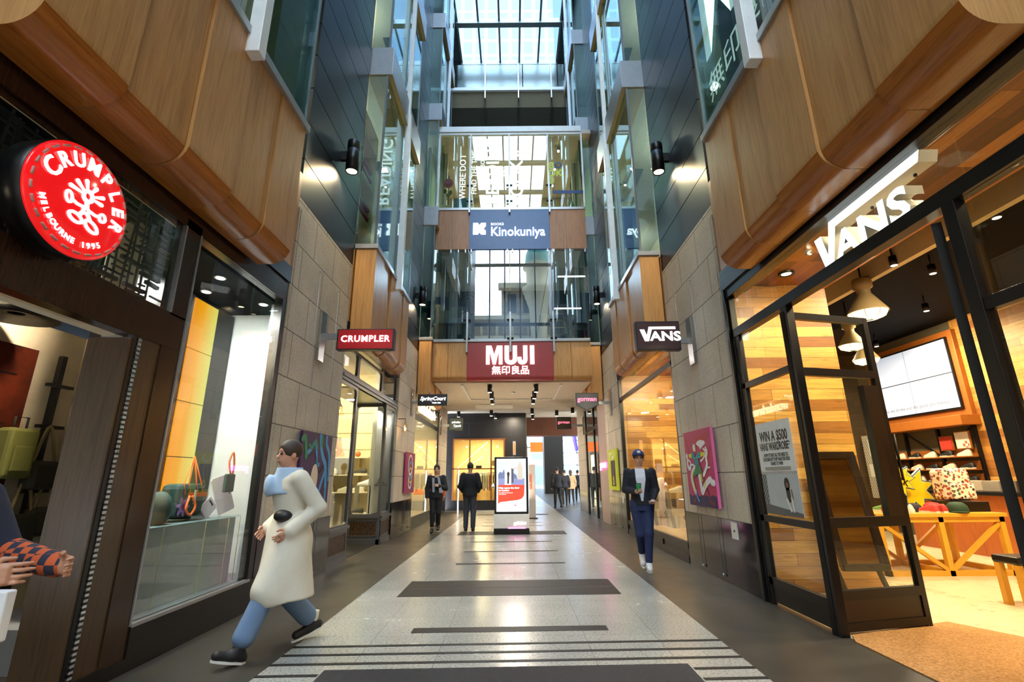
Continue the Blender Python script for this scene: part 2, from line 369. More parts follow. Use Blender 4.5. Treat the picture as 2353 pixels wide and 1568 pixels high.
# rooms behind the upper glazing, the recesses beside the pilasters
BAY={-1:[(1.97,4.93),(8.03,10.93),(14.15,17.0)],1:[(2.02,5.17),(8.42,11.35),(14.9,17.6)]}
LV=[(5.47,9.3),(10.0,13.4),(14.1,17.5),(18.2,21.8)]
m_roomL=plain('upper_room_wall','C9BC98',.7); m_rceil=plain('upper_room_ceiling','A9A595',.7)
wi=0
for s,nm in ((-1,'left'),(1,'right')):
    m=B(); bx(m,s,2.6,2.7,-.3,17.6,4.2,TOP)
    sb('wall_%s_upper_rooms'%nm,m,m_roomL)
    m=B()
    for z0,z1 in [(9.35,9.95),(13.45,14.05),(17.55,18.15)]: bx(m,s,.76,2.6,-.3,17.6,z0,z1)
    for (a,b) in BAY[s]: 
        for z0,z1 in [(9.35,9.95),(13.45,14.05),(17.55,18.15)]: bx(m,s,-.2,.76,a+.05,b-.05,z0,z1)
    sb('trim_%s_floor_slabs'%nm,m,m_rceil)
    a=BAY[s][2][0]; sb('wall_%s_bridge_return'%nm,bx(B(),s,-.34,-.02,a+.1,a+.16,5.5,9.28),m_dark)  # dark sheet added behind the lowest end pane to darken it
for s,nm in ((-1,'left'),(1,'right')):
    for bi,(a,b) in enumerate(BAY[s]):
        wi+=1; W=struct('window_%d'%wi,(X(s),a,5.4))
        f=-.37; 
        for li,(z0,z1) in enumerate(LV):
            m=B(); bx(m,s,f,f+.02,a,b,z0,z1); m.build('pane',m_teal,W)
            m=B(); bx(m,s,f,.0,a,a+.02,z0,z1); bx(m,s,f,0,b-.02,b,z0,z1); split(m,'end_pane',m_teal,W)
            m=B(); bx(m,s,f-.01,f+.03,a-.005,a+.03,z0,z1); bx(m,s,f-.01,f+.03,b-.03,b+.005,z0,z1); bx(m,s,f-.01,f+.03,(a+b)/2-.012,(a+b)/2+.012,z0,z1); split(m,'glazing_bead',plain('grey_frame','6E7378',.4,.3),W)
        for z0,z1 in [(9.3,10.0),(13.4,14.1),(17.5,18.2)]:
            m=B(); m.cm=0; bx(m,s,f-.09,.05,a-.02,b+.05,z0,z1); o=m.build('slab_casing',[m_steel,plain('ochre_soffit','A58A5A',.6)],W,.008)
            for p in o.data.polygons: p.material_index=1 if p.normal.z<-.5 else 0
        # tall white fin standing off the glass
        yp=[3.58,9.5,15.6][bi] if s<0 else [3.72,10.2,16.2][bi]
        m=B(); bx(m,s,-.53,-.40,yp,yp+.12,5.2,9.62); split(m,'white_fin',m_wht,W,.006); m=B(); bx(m,s,-.5,-.40,yp,yp+.1,9.62,21.5); m.build('white_fin',m_wht,W,.006)
    # recess glass between bay and pilaster
    wi+=1; W=struct('window_%d'%wi,(X(s),0,5))
    for bi,(a,b) in enumerate(BAY[s][:2]):
        e=PIL[s][bi+1][0]
        for z0,z1 in LV: bx(B(),s,.45,.47,b,e,z0,z1).build('pane',m_teal,W)
        m=B()
        for z in (5.4,9.3,13.4,17.5): bx(m,s,.3,.5,b,e,z,z+.5 if z>6 else z+.1)
        split(m,'spandrel',m_steel,W)

# ---------------------------------------------------------------- timber fascias of stepped, round-bottomed panels
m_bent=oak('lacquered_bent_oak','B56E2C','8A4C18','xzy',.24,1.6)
def fascia(s,a,b,z0,z1,label,bi,depth=.37):
    t=thing('timber_fascia',label,'cladding',(X(s),a,z0))
    n=5; w=(b-a)/n; R0=.2; xf=X(s)-s*depth
    for i in range(n):
        dx=s*(.0,-.022,.012,-.02,.0)[i]*-1 if s>0 else s*(.0,-.022,-.0,-.03,.0)[i]*-1
        dx=-s*(.03,.0,.03,.0,.018)[i]
        x0=xf+dx; P=[(x0,a+i*w,z1)]
        for k in range(0,9):
            th=PI/2*k/8; P.append((x0+s*R0*(1-math.cos(th)),a+i*w,z0+R0*(1-math.sin(th))))
        P+= [(X(s)-s*.035,a+i*w,z0),(X(s)-s*.035,a+i*w,z1)]
        o=B().prism(P,(0,w-.006,0)).build('fascia_panel',m_oakF,t)
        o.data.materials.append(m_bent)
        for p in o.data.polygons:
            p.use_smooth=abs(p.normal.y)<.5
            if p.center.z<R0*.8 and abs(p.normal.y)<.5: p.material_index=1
        md=o.modifiers.new('b','EDGE_SPLIT'); md.split_angle=R(30)
    m=B(); bx(m,s,-depth-.06,-.01,a-.03,b+.02,z1,z1+.09); m.build('sill',m_steel,t,.005)
    return t
ord_=['nearest the viewer','above the second shop','beside the bridge']
for s,nm in ((-1,'left'),(1,'right')):
    for bi,(a,b) in enumerate(BAY[s]):
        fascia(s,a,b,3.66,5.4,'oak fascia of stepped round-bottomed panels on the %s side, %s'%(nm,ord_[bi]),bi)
        e=PIL[s][bi+1][0] if bi<2 else b+1.5
        m=B(); bx(m,s,.0,.3,a+.0,e,4.0,5.4)
        sb('trim_%d'%(1+bi+3*(s>0)),m,m_oakF)
    if s<0: pass
# dark lintel line under each fascia
    m=B()
    for bi,(a,b) in enumerate(BAY[s]):
        e=PIL[s][bi+1][0] if bi<2 else PIL[s][3][0]; st=PIL[s][bi][1]
        bx(m,s,-.02,.35,PIL[s][bi][1]+.005,e-.005,3.95 if s>0 else 3.79,4.0)
    sb('trim_lintel_'+nm,m,m_blackm)

# ---------------------------------------------------------------- skylight, upper crossing, glazed street end
m_soff=courses('grey_soffit_panels','xyz','55585A','4B4E50','222222',1.25,1.3,(0,0,0),.6,.01,6,0)
sb('ceiling',B().box(-6,-2.55,-6,21,TOP,TOP+.3).box(2.42,6,-6,21,TOP,TOP+.3).box(-6,6,20.3,24,TOP,TOP+.3),m_soff)
W=struct('window_20',(0,0,TOP))
B().box(-2.55,2.42,-6,20.3,TOP+.1,TOP+.12).build('roof_pane',m_roofg,W)
m=B()
for x in [-2.5,-1.5,-.52,.46,1.42,2.38]: m.box(x-.045,x+.045,-6,20.3,TOP-.05,TOP+.1)
for y in [20.2,17.84,14.5,11,7.5,4,.5,-3]: m.box(-2.55,2.42,y-.13,y+.13,TOP-.16,TOP+.1)
split(m,'roof_bar',plain('roof_bar_grey','8B9297',.4,.4),W)
# crossing side walls beyond the last pilaster
sb('wall_left_crossing',B().box(-5.2,-5.0,14.2,30,4.3,TOP),m_beige); sb('wall_right_crossing',B().box(5.1,5.3,14.95,30,4.3,TOP),m_beige)
sb('wall_far_upper',B().box(-5,5,21.25,21.4,8,TOP),plain('far_upper_wall','8E9A98',.6))
m=B()
for s in (-1,1):
    for y in (15.6,17.2,19.8): m.box(s*3.95-.08,s*3.95+.08,y-.08,y+.08,13.3,TOP)
sb('trim_crossing_posts',m,plain('warm_grey_post','B6AF9C',.5))
# street side: tall window wall behind the viewer
W=struct('window_21',(0,-6,0))
B().box(-5,5,-6.02,-6,3.6,TOP).build('pane',glass('street_glass','E9F0F4',.0,1),W)
m=B()
for x in [-4.1,-2.93,-1.75,-.58,.6,1.77,2.94,4.1]: m.box(x-.05,x+.05,-6.12,-5.98,3.5,TOP)
for z in (3.5,12.4,17.3,21.9): m.box(-5,5,-6.14,-5.96,z,z+.22)
m.bar((-2.9,-5.95,17.3),(0,-5.95,5),.03); m.bar((2.9,-5.95,17.3),(.6,-5.95,5),.03)
split(m,'mullion',m_blackm,W)
sb('wall_street_end',B().box(-12,XL-.05,-6.3,-6,0,3.6).box(XR+.05,12,-6.3,-6,0,3.6).box(-12,-5,-6.3,-6,0,TOP).box(5,12,-6.3,-6,0,TOP),m_stonex)
# ---------------------------------------------------------------- the glazed bridges across the arcade
BY=14.42
m_red=plain('oxblood_sign_panel','A8383B',.35); m_blue=plain('blue_sign_panel','3E6298',.35); m_lit=emit('lit_white_letter','FFFFFF',1.15); m_litw=emit('lit_warm_letter','FFF1DC',1.6)
FR=lambda x,y,z:frame((x,y,z),'front')
# lower bridge front
def frontpanel(m,x0,x1,z0,z1,r=.12,y=BY,th=.16):
    P=[(x0,y,z1)]+[(x0,y+r*(1-math.cos(PI/2*k/6)),z0+r*(1-math.sin(PI/2*k/6))) for k in range(7)]+[(x0,y+th+.1,z0),(x0,y+th+.1,z1)]
    return m.prism(P,(x1-x0,0,0))
for a,b,lb in ((-2.46,-2.0,'left'),(-1.99,-1.41,''),(1.25,1.79,'right'),(1.8,2.41,'')):
    if lb: t=thing('oak_cladding','oak veneer panels with rounded lower edge on the lower bridge, %s of the red sign'%lb,'cladding',(a,BY,4.2))
    frontpanel(B(),a,b,4.22,5.4).build('oak_panel',m_oakF,t)
t=thing('bridge_ledge','silver ledge under the lower bridge glass above the red sign','ledge',(0,BY,5.4)); o=B().box(-2.45,2.4,BY-.05,BY+.25,5.4,5.49).build('ledge',m_steel,t,.006)
t=thing('fascia_sign','wide dark red fascia sign with white lettering on the lower bridge','sign',(0,BY,4.2))
frontpanel(B(),-1.405,1.245,4.20,5.395,.12,BY-.012).build('sign_panel',m_red,t)
m=B(); f=FR(-.07,BY-.015,4.98); 
def glyphs(m,f,d,th):
    h=.59; flat(m,f,[(-.75,-.3),(-.75,-.3+h),(-.585,-.3+h),(-.5,.0),(-.415,-.3+h),(-.25,-.3+h),(-.25,-.3),(-.36,-.3),(-.36,.13),(-.455,-.3),(-.545,-.3),(-.64,.13),(-.64,-.3)],d,th)
    a=[(-.18,.29),(-.18,-.15)]+[(-.18+.19*(1-math.cos(PI*k/8)),-.15-.16*math.sin(PI*k/8)) for k in range(1,8)]+[(.2,-.15),(.2,.29),(.07,.29),(.07,-.13)]+[(.01+.06*math.cos(PI*k/6),-.13-.05*math.sin(PI*k/6)) for k in range(1,6)]+[(-.05,-.13),(-.05,.29)]
    flat(m,f,a,d,th); flat(m,f,[(.52,.29),(.52,-.15)]+[(.36+.16*math.cos(PI*k/8),-.15-.16*math.sin(PI*k/8)) for k in range(1,7)]+[(.22,-.2),(.22,-.07),(.33,-.07),(.34,-.17),(.37,-.18),(.39,-.15),(.39,.29)],d,th); flat(m,f,[(.6,-.3),(.73,-.3),(.73,.29),(.6,.29)],d,th)
glyphs(m,f,0,.03); split(m,'letter',m_lit,t)
m=B(); textm(m,FR(-.07,BY-.015,4.5),'無印良品',.29,0,-.02,0,.02,.004); m.build('lettering',m_lit,t)
SIGN_MUJI=t
# upper bridge front
for a,b,lb in ((-2.52,-1.98,'left'),(-1.975,-1.41,''),(1.26,1.8,'right'),(1.805,2.46,'')):
    if lb: t=thing('walnut_cladding','walnut veneer panels on the upper bridge, %s of the blue sign'%lb,'cladding',(a,BY,8.55))
    B().box(a,b,BY,BY+.2,8.57,10.0).build('walnut_panel',m_oakR,t)
t=thing('bridge_ledge','silver ledge under the upper bridge glass','ledge',(0,BY,10)); B().box(-2.5,2.46,BY-.03,BY+.22,10.0,10.09).build('ledge',m_steel,t,.006)
t=thing('fascia_sign','wide blue fascia sign with a square book mark on the upper bridge','sign',(0,BY,8.55))
B().box(-1.405,1.255,BY-.02,BY+.2,8.55,10.0).build('sign_panel',m_blue,t)
m=B(); f=FR(-.75+.75,BY-.022,9.2); textm(m,f,'Kinokuniya',.47,.2,-.03,0,.03,.003,.86); m.build('lettering',m_lit,t)
m=B(); textm(m,FR(-.48,BY-.022,9.46),'BOOKS',.125,0,-.0,0,.01,0,1.05); m.build('lettering',m_lit,t)
m=B(); f=FR(-1.07,BY-.022,9.29)
flat(m,f,[(-.21,.21),(-.05,.21),(0,.12),(.06,.21),(.21,.21),(.21,.1),(.13,.0),(.21,-.08),(.21,-.21),(.06,-.21),(0,-.12),(-.05,-.21),(-.21,-.21)],0,.03); m.build('book_emblem',m_lit,t)
# glazing
W=struct('window_22',(0,BY,5.4)); W2=struct('window_23',(0,BY,10))
for x0,x1 in ((-2.5,-1.42),(-1.4,-.08),(-.06,1.26),(1.28,2.46)):
    B().box(x0,x1,BY+.02,BY+.035,5.49,8.56).build('pane',m_coat,W)
    B().box(x0,x1,BY+.02,BY+.035,10.09,13.0).build('pane',m_kglass,W2)
m=B()
for x in (-2.44,-2.0,-1.52,-1.33,-.15,.02,1.17,1.35,1.9,2.4): m.boxc((x,BY+.0,8.5),(.035,.05,.11))
split(m,'patch_fitting',m_steel,W)
m=B().box(-2.52,2.46,BY-.06,BY+.2,13.08,13.3); m.box(-2.52,2.46,BY-.02,BY+.1,12.98,13.07); m.build('top_rail',m_wht,W2,.005)
m=B()
for x in (-2.5,-1.41,-.07,1.27,2.46): m.box(x-.02,x+.02,BY-.04,BY+.02,10.09,13.0)
split(m,'glazing_post',m_wht,W2)
for z,zz in ((5.05,6.35),(9.85,11.25)):
    for x in (-1.41,-.07,1.27):
        t=thing('balustrade_post','grey steel balustrade post with four black button clamps','post',(x,BY-.07,z),'balustrade posts on the %s bridge'%('lower' if z<7 else 'upper'))
        t['label']='%s grey steel balustrade post %s'%({-1.41:'left',-.07:'middle',1.27:'right'}[x],'over the red fascia sign' if z<7 else 'over the blue fascia sign')
        up_=B().box(x-.03,x+.03,BY-.13,BY-.03,z,zz).build('upright',m_steel,t,.006)
        m=B()
        for dz in (.45,1.05):
            for sx_ in (-1,1): m.cyl((x+sx_*.03,BY-.07,z+dz),(x+sx_*.1,BY-.07,z+dz),.035,n=12)
        for q in split(m,'button_clamp',m_blackm,up_): pass
# inner structure of the bridges
sb('trim_bridge_deck',B().box(-2.4,2.36,BY+.3,18.6,8.75,9.7).box(-2.4,2.36,BY+.3,18.6,4.35,5.3).box(-2.9,2.85,BY+.1,18.6,13.1,13.25),m_ceil)
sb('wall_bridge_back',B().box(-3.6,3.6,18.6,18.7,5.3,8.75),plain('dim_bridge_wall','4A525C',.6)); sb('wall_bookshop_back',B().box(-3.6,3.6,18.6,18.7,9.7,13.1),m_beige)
for s in (-1,1): sb('wall_bridge_side_'+('left' if s<0 else 'right'),B().box(s*3.0-.05,s*3.0+.05,BY+.8,18.6,9.7,13.1).box(s*3.3-.05,s*3.3+.05,BY+.8,18.6,5.3,8.7),m_beige)
# recess above the upper bridge and the high bridge with its glass balustrade
t=thing('high_bridge','high crossing bridge with teal glass balustrade below the skylight','bridge',(0,17.8,16))
B().box(-4.6,4.7,17.74,18.0,18.03,18.2).build('edge_band',m_wht,t,.01)
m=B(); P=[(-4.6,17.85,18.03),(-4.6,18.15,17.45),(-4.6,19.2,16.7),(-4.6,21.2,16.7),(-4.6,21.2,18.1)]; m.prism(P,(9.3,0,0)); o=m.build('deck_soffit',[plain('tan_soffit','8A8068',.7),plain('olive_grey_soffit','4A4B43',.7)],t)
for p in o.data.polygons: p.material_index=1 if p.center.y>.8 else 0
for x0,x1 in ((-4.6,-1.16),(-1.12,.53),(.57,2.1),(2.14,4.7)): B().box(x0,x1,17.8,17.82,18.22,19.5).build('balustrade_pane',m_gls3,t)
for x in (-1.14,.55-.2,2.12-.3):
    B().box(x-.025,x+.025,17.72,17.8,17.6,19.5).build('balustrade_post',m_steel,t); 
    B().prism([(x-.03,17.8,17.95),(x-.03,18.12,17.4),(x-.03,19.15,16.66),(x-.03,19.1,16.5),(x-.03,18.0,17.3)],(.06,0,0)).build('bracket',m_blackm,t)
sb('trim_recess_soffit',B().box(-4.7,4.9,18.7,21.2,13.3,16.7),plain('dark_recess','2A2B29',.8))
# bookshop window writing
m_wv=emit('white_window_vinyl','F2FAF6',.6); m_lime=plain('lime_vinyl','C6D23A',.5); m_navy=plain('navy_vinyl','1F3E78',.5)  # glow put into the white vinyl, shared by the reflected letters
t=thing('window_lettering','white vertical bookshop slogan lettering on the upper bridge glass','lettering',(0,BY+.05,10.1))
def vtext(s,size,x,z,mat,bold=0,sx=1.):
    m=B(); textm(m,FR(x,BY+.012,z),s,size,0,0,0,.003,bold,sx,rot=R(90)); m.build('words',mat,t)
vtext('WHERE DO I',.30,-1.66,11.3,m_wv); vtext('FIND THE TIME',.26,-1.27,11.5,m_wv); vtext('READING',.62,-.62,11.55,m_wv,.01); vtext('NOT SO MANY',.2,-.98,11.9,m_wv); vtext('BOOKS?',.62,.2,11.3,m_wv,.01); vtext('ANY',.2,-.25,11.5,m_wv)
m=B()
textm(m,FR(1.5,BY+.012,11.72),'B',.34,-.11,0,0,.003,.012); textm(m,FR(1.5,BY+.012,11.42),'OK',.34,.0,0,0,.003,.012); textm(m,FR(1.5,BY+.012,11.12),'S',.34,-.11,0,0,.003,.012); m.build('words',m_lime,t)
m=B(); textm(m,FR(1.5,BY+.012,11.72),'O',.34,.11,0,0,.003,.012); m.box(1.4,2.45,BY+.005,BY+.012,10.62,10.74); m.build('words',m_navy,t)
# things standing in the bookshop
for i,(x,c,dz,lb) in enumerate(((-1.75,'4E93B8',.55,'blue'),(-2.2,'D8CDB0',.3,'cream'))):
    o=B().box(x-.22,x+.22,BY+.3,BY+.45,10.1,10.1+dz).build('book_display',plain('book_'+lb,c,.5),None,.01); tag(o,'%s display book standing on the ledge behind the upper bridge glass'%lb,'book')
t=thing('flower_bunch','pink artificial flower with leaves behind the left edge of the upper bridge glass','flower',(-2.3,BY+.3,10.6))
m=B()
for k in range(14):
    a=2*PI*k/14; m.ball((-2.2+.13*math.cos(a),BY+.3,11.25+.13*math.sin(a)),(.06,.03,.06),8)
for k in range(8):
    a=2*PI*k/8; m.ball((-2.2+.06*math.cos(a),BY+.27,11.25+.06*math.sin(a)),(.05,.03,.05),8)
m.build('petals',plain('pink_petal','D77A9E',.6),t)
m=B(); m.tube([(-2.2,BY+.32,11.2),(-2.18,BY+.34,10.9),(-2.25,BY+.34,10.6)],.012)
for dx,dz in ((-.1,-.3),(.08,-.35),(0,-.45)): m.ball((-2.2+dx,BY+.33,11.25+dz),(.07,.02,.1),8)
m.build('stem',plain('leaf_green','2F5A34',.6),t)
o=B().cyl((2.1,BY+.4,10.1),(2.1,BY+.4,10.55),.16,.03,10).build('glass_ornament',plain('turquoise_ornament','2F9C94',.3)); tag(o,'turquoise fan-shaped ornament at the right end of the upper bridge ledge','ornament')
# spotlights in the bookshop ceiling
for i,(x,y) in enumerate(((-1.3,15.3),(.15,15.3),(1.75,15.3),(-1.1,16.4),(.2,16.4),(1.7,16.4),(-1,17.5),(.2,17.5),(1.7,17.5))):
    t=thing('spotlight','small bright ceiling spotlight inside the upper bridge shop','spotlight',(x,y,13.0),'ceiling spotlights in the upper bridge shop')
    B().cyl((x,y,13.1),(x,y,12.98),.06,n=12).build('housing',m_steel,t); B().ball((x,y,12.96),.045,10).build('bulb',emit('spot_bulb','FFF4D8',9),t)
lamp('AREA',(0,16.4,13.0),260,(1,.93,.78),5,aim=(0,16.4,0),size_y=2.5)
lamp('AREA',(0,16.8,8.6),190,(.85,.93,1),5,aim=(0,16.4,0),size_y=2.)
# items behind the lower bridge glass
def carton(x,z,w,h,d=.4,c='C9BFA6',label='',y=BY+.5):
    o=B().box(x-w/2,x+w/2,y,y+d,z,z+h).build('cardboard_box',plain('carton_'+c,c,.7),None,.01); tag(o,label,'box')
t=thing('storage_cabinet','dark blue-grey cabinet behind the left side of the lower bridge glass','cabinet',(-1.95,BY+.4,5.3))
B().box(-2.42,-1.45,BY+.45,BY+.95,5.3,6.15).build('carcass',plain('blue_grey_cabinet','33414F',.5),t); B().box(-2.42,-1.43,BY+.4,BY+1,6.15,6.2).build('top',m_steel,t); B().box(-2.2,-2.17,BY+.43,BY+.46,5.3,6.15).box(-1.75,-1.72,BY+.43,BY+.46,5.3,6.15).build('divider',m_oakF,t)
carton(-2.2,6.2,.42,.42,label='tan carton at the left end of the blue-grey cabinet top'); carton(-1.83,6.2,.36,.18,c='E8E4DC',label='white carton with a red stripe under the taller beige carton'); carton(-1.83,6.38,.36,.36,c='BDB49C',label='beige carton stacked on the white carton')
t=thing('cable_coil','loose coil of grey cable hanging over the cabinet behind the lower bridge glass','cable',(-1.35,BY+.5,6.3))
m=B()
for k in range(5): m.tube([(-1.45+(.2+.05*k)*math.cos(a),BY+.55+.02*k,6.7+.08*k+(.3+.05*k)*math.sin(a)) for a in [2*PI*j/20 for j in range(20)]],.009,6,True)
m.build('coil',m_steel,t); B().tube(smoothpts([(-1.2,BY+.6,8.6),(-1.25,BY+.6,7.6),(-1.1,BY+.6,7.2),(-1.15,BY+.6,6.9)]),.015).build('cable_end',m_steel,t)
t=thing('step_ladder','beige folding step ladder standing behind the right side of the lower bridge glass','ladder',(1.5,BY+.7,5.3))
for dx in (-1,1): B().bar((1.5+dx*.32,BY+.5,5.3),(1.5+dx*.17,BY+.72,6.65),.05,.03).build('side_rail',plain('ladder_beige','C9C1A8',.5),t)
for dx in (-1,1): B().bar((1.5+dx*.34,BY+1.1,5.3),(1.5+dx*.17,BY+.76,6.6),.03).build('rear_leg',MATS['ladder_beige'],t)
for k in range(5): z=5.55+k*.25; w=.3-.028*k; B().box(1.5-w,1.5+w,BY+.5+.04*k,BY+.62+.04*k,z,z+.03).build('tread',MATS['ladder_beige'],t)
B().box(1.34,1.66,BY+.62,BY+.82,6.62,6.68).build('top_platform',MATS['ladder_beige'],t,.01)
t=thing('exercise_machine','black and red machine beside the step ladder behind the lower bridge glass','machine',(2.15,BY+.6,5.3))
B().box(1.9,2.42,BY+.5,BY+1,5.3,5.95).build('body',m_blackm,t,.03); B().box(1.86,2.44,BY+.48,BY+1,6.1,6.16).build('shelf',m_blackm,t); B().box(2.0,2.06,BY+.47,BY+.5,5.6,5.9).box(2.3,2.35,BY+.47,BY+.5,5.5,5.9).build('red_trim',plain('red_trim','B02028',.5),t)
for i,(x,z,y) in enumerate(((2.0,7.9,15.2),(1.85,6.75,15.2))):
    o=B().box(x-.45,x+.45,y,y+.04,z,z+.035).build('tube_light',emit('tube_white','FFF6E8',9)); tag(o,'%s slim white tube light behind the lower bridge glass on the right'%('upper','lower')[i],'light')
# duct column
o=B().lathe((1.05,BY+1.6,5.3),[(.16+.012*(i%2),i*.06) for i in range(26)],16).build('ribbed_duct',m_steel); tag(o,'ribbed silver duct standing left of the step ladder behind bridge glass','duct')
LF=lambda y,z,x=XL:frame((x,y,z),'left')
RF=lambda y,z,x=XR:frame((x,y,z),'right')
WARM=(1,.79,.49); NEUT=(1,.88,.7)
m_wenge=oak('wenge_veneer','3A2417','1E120B','xyz',.22,1.4)
m_jamb=oak('brown_silk_veneer','54402A','34241A','xyz',.3,1.6)
m_pl=planks('reclaimed_planks_end_wall','xzy',['7E4A1C','B27A30','DCAA54','96602A','D29C48'],.145,.95)
m_plc=planks('reclaimed_planks_ceiling','yxz',['5A3014','9C5A24','B97A3A','7A441C','3A2010'],.15,1.4,.35)
m_ply=planks('reclaimed_planks_side_wall','yzx',['8A5424','BC8034','DCAA54','A56C32','D29C48'],.145,.95)
m_vfloor=granite('cream_shop_floor','D9C9A6','CDBB96','BFA980',.28,'xyz',.5,1.2,6,'A8946E',(0,0,0),.5)
m_shopblk=plain('black_shop_ceiling','0B0A0A',.8,0,.1)
# ============================================================ LEFT 1: bag shop
sb('floor_bag_shop',B().box(-9,XL-.1,-3,7.9,-.1,.0),plain('dark_shop_floor','2A2420',.3))
sb('ceiling_bag_shop',B().box(-9,XL-.36,-3,7.9,3.6,3.7),m_shopblk)
sb('wall_bag_shop_side',B().box(-4.7,-4.6,3.0,5.0,0,2.83),m_cream); sb('wall_bag_shop_end',B().box(-9,-4.6,5.0,5.1,0,2.83).box(-9,-3.35,3.9,4.0,2.83,3.6).box(-4.6,-4.2,5.0,5.1,0,2.83),m_cream)
sb('trim_bag_shop_bulkhead',B().box(-3.5,-3.4,-.5,3.95,2.55,2.66),m_cream)
lamp('POINT',(-3.15,1.8,2.3),6,(1,.82,.6),.05)
sb('wall_bag_shop_rear',B().box(-9,-8.9,-3,8,0,3.6),m_cream)
SF=thing('shopfront','dark wenge-clad shopfront with display window beside the red round sign','shopfront',(XL,2,0))
m=B(); m.box(XL-.12,XL,-.6,4.03,2.42,2.72); m.build('lintel',m_wenge,SF,.004)
m=B(); m.box(XL-.1,XL+.0,-.6,5.77,3.52,3.78); m.box(XL-.1,XL,3.83,4.03,2.7,3.6); split(m,'head_board',m_wenge,SF)
B().box(XL-.12,XL,3.8,4.03,0,2.42).build('frame_post',m_wenge,SF)
m=B(); m.box(XL-.1,XL+.002,5.67,5.77,0,3.55); m.build('frame_post',m_blackm,SF)
B().box(XL-.08,XL-.01,3.6,3.8,0.08,2.42).build('inner_jamb',m_jamb,SF)
B().box(-3.2,XL-.01,3.49,3.51,0,2.4).build('pocket_wall',m_jamb,SF)
B().box(XL-.05,XL-.005,3.51,3.545,0,2.42).build('door_channel',m_blackm,SF)
k=N('ridged_steel_strip',.25,.9); k.color('8E8A85'); wv=k.n('TexWave',wave_type='BANDS',bands_direction='Z'); wv.inputs['Scale'].default_value=9; k.l(k.co(),wv.inputs[0]); k.bump(wv.outputs['Fac'],.02,1); 
B().box(XL-.05,XL-.0,3.555,3.59,0,2.42).build('ridged_strip',k.m,SF)
B().box(XL-.1,XL+.012,4.03,5.77,0,.31).build('plinth',m_blackm,SF); B().box(XL-.1,XL+.012,3.5,4.03,0,.1).build('plinth',m_blackm,SF)
B().box(XL-.03,XL-.02,4.03,5.68,.31,3.52).build('display_pane',m_glass,SF)
B().box(XL-.03,XL-.02,-.6,3.83,2.72,3.52).build('transom_pane',m_glass,SF)
m=B(); m.box(XL-.03,XL+.01,4.02,4.035,.31,3.53); m.box(XL-.03,XL+.015,4.03,5.7,.3,.325); m.box(XL-.03,XL+.01,3.815,3.83,2.72,3.52); split(m,'bright_trim',m_steel,SF)
# dark open lattice behind the transom glass
m=B(); random.seed(3)
for i in range(60):
    y=-.4+i*.07; m.bar((XL-.16,y,2.72),(XL-.16+random.uniform(-.04,.04),y+random.uniform(-.02,.02),3.52),.012)
for i in range(16):
    z=2.74+i*.05
    y=-.5
    while y<3.8:
        L=random.choice((.07,.14,.21)); m.bar((XL-.16,y,z),(XL-.16,y+L,z+random.uniform(-.01,.01)),.014 if random.random()<.7 else .03); y+=L+random.choice((.07,.0,.14))
o=m.build('lattice_screen',plain('dark_lattice','4A4A52',.35,.4),SF); 
B().box(XL-.7,XL-.66,-.6,3.83,2.72,3.52).build('transom_back',m_shopblk,SF)
lamp('POINT',(XL-.4,3.2,2.85),.8,(1,.8,.5),.03); lamp('POINT',(XL-.4,2.0,2.85),.8,(1,.8,.5),.03)
# red round sign
t=thing('round_sign','red round sign with white stick figure emblem and pink stitching','sign',(XL+.02,2.62,2.62))
B().lathe((XL+.0,2.65,3.03),[(0,.02),(.355,.02),(.365,.17),(.35,.18),(0,.18)],64,'x').build('drum',m_blackm,t)
k=N('glossy_red',.06); k.color('D2161A'); k.b.inputs['Emission Color'].default_value=lin('E0181A'); k.b.inputs['Emission Strength'].default_value=.55; m_gred=k.m
B().lathe((XL+.18,2.65,3.03),[(0.355,-.02),(.358,0),(.352,.012),(.31,.02),(.2,.03),(0,.033)],64,'x').build('red_face',m_gred,t)
f=LF(2.65,3.03,XL+.203); k_st=plain('pink_stitch','E0A096',.7)
m=B()
for i in range(26):
    a=2*PI*i/26; da=.07; P=[T2(f,.328*math.cos(a+u*da),.328*math.sin(a+u*da),.0) for u in (-1,-.4,.4,1)]; m.tube(P,.008,6)
split(m,'stitch',k_st,t)
m_let=emit('backlit_white','FFFFFF',1.25)
m=B()
for i,ch in enumerate('CRUMPLER'):
    a=R(160-i*24.); r=.25; fr=(f[0]+f[1]*(r*math.cos(a))+f[2]*(r*math.sin(a)),f[1]*math.sin(a)-f[2]*math.cos(a),f[2]*math.sin(a)+f[1]*math.cos(a),f[3]); textm(m,fr,ch,.125 if i not in (0,) else .15,0,0,.006,.006,.003,.95)
split(m,'arched_letter',m_let,t)
m=B()
for i,ch in enumerate('MELBOURNE 1995'):
    if ch==' ': continue
    a=R(204+i*7.9); r=.272; fr=(f[0]+f[1]*(r*math.cos(a))+f[2]*(r*math.sin(a)),-f[1]*math.sin(a)+f[2]*math.cos(a),-f[2]*math.sin(a)-f[1]*math.cos(a),f[3]); textm(m,fr,ch,.05,0,0,.006,.005,.001)
split(m,'curved_letter',m_let,t)
m=B(); D=.01
def ring(cx,cy,rx,ry,w,rot=0):
    P=[(cx+rx*math.cos(a)*math.cos(rot)-ry*math.sin(a)*math.sin(rot),cy+rx*math.cos(a)*math.sin(rot)+ry*math.sin(a)*math.cos(rot)) for a in [2*PI*i/18 for i in range(19)]]; stroke(m,f,P,w,D,.006,4)
ring(.01,.045,.032,.034,.024)
for x_,y_ in ((-.078,.10),(-.112,.048),(-.02,.135),(.053,.124),(.112,.095),(.112,.045)):
    dx,dy=x_-.01,y_-.045; l=math.hypot(dx,dy); stroke(m,f,[(.01+dx/l*.035,.045+dy/l*.035),(x_,y_)],[.011,.026],D,.006,6)
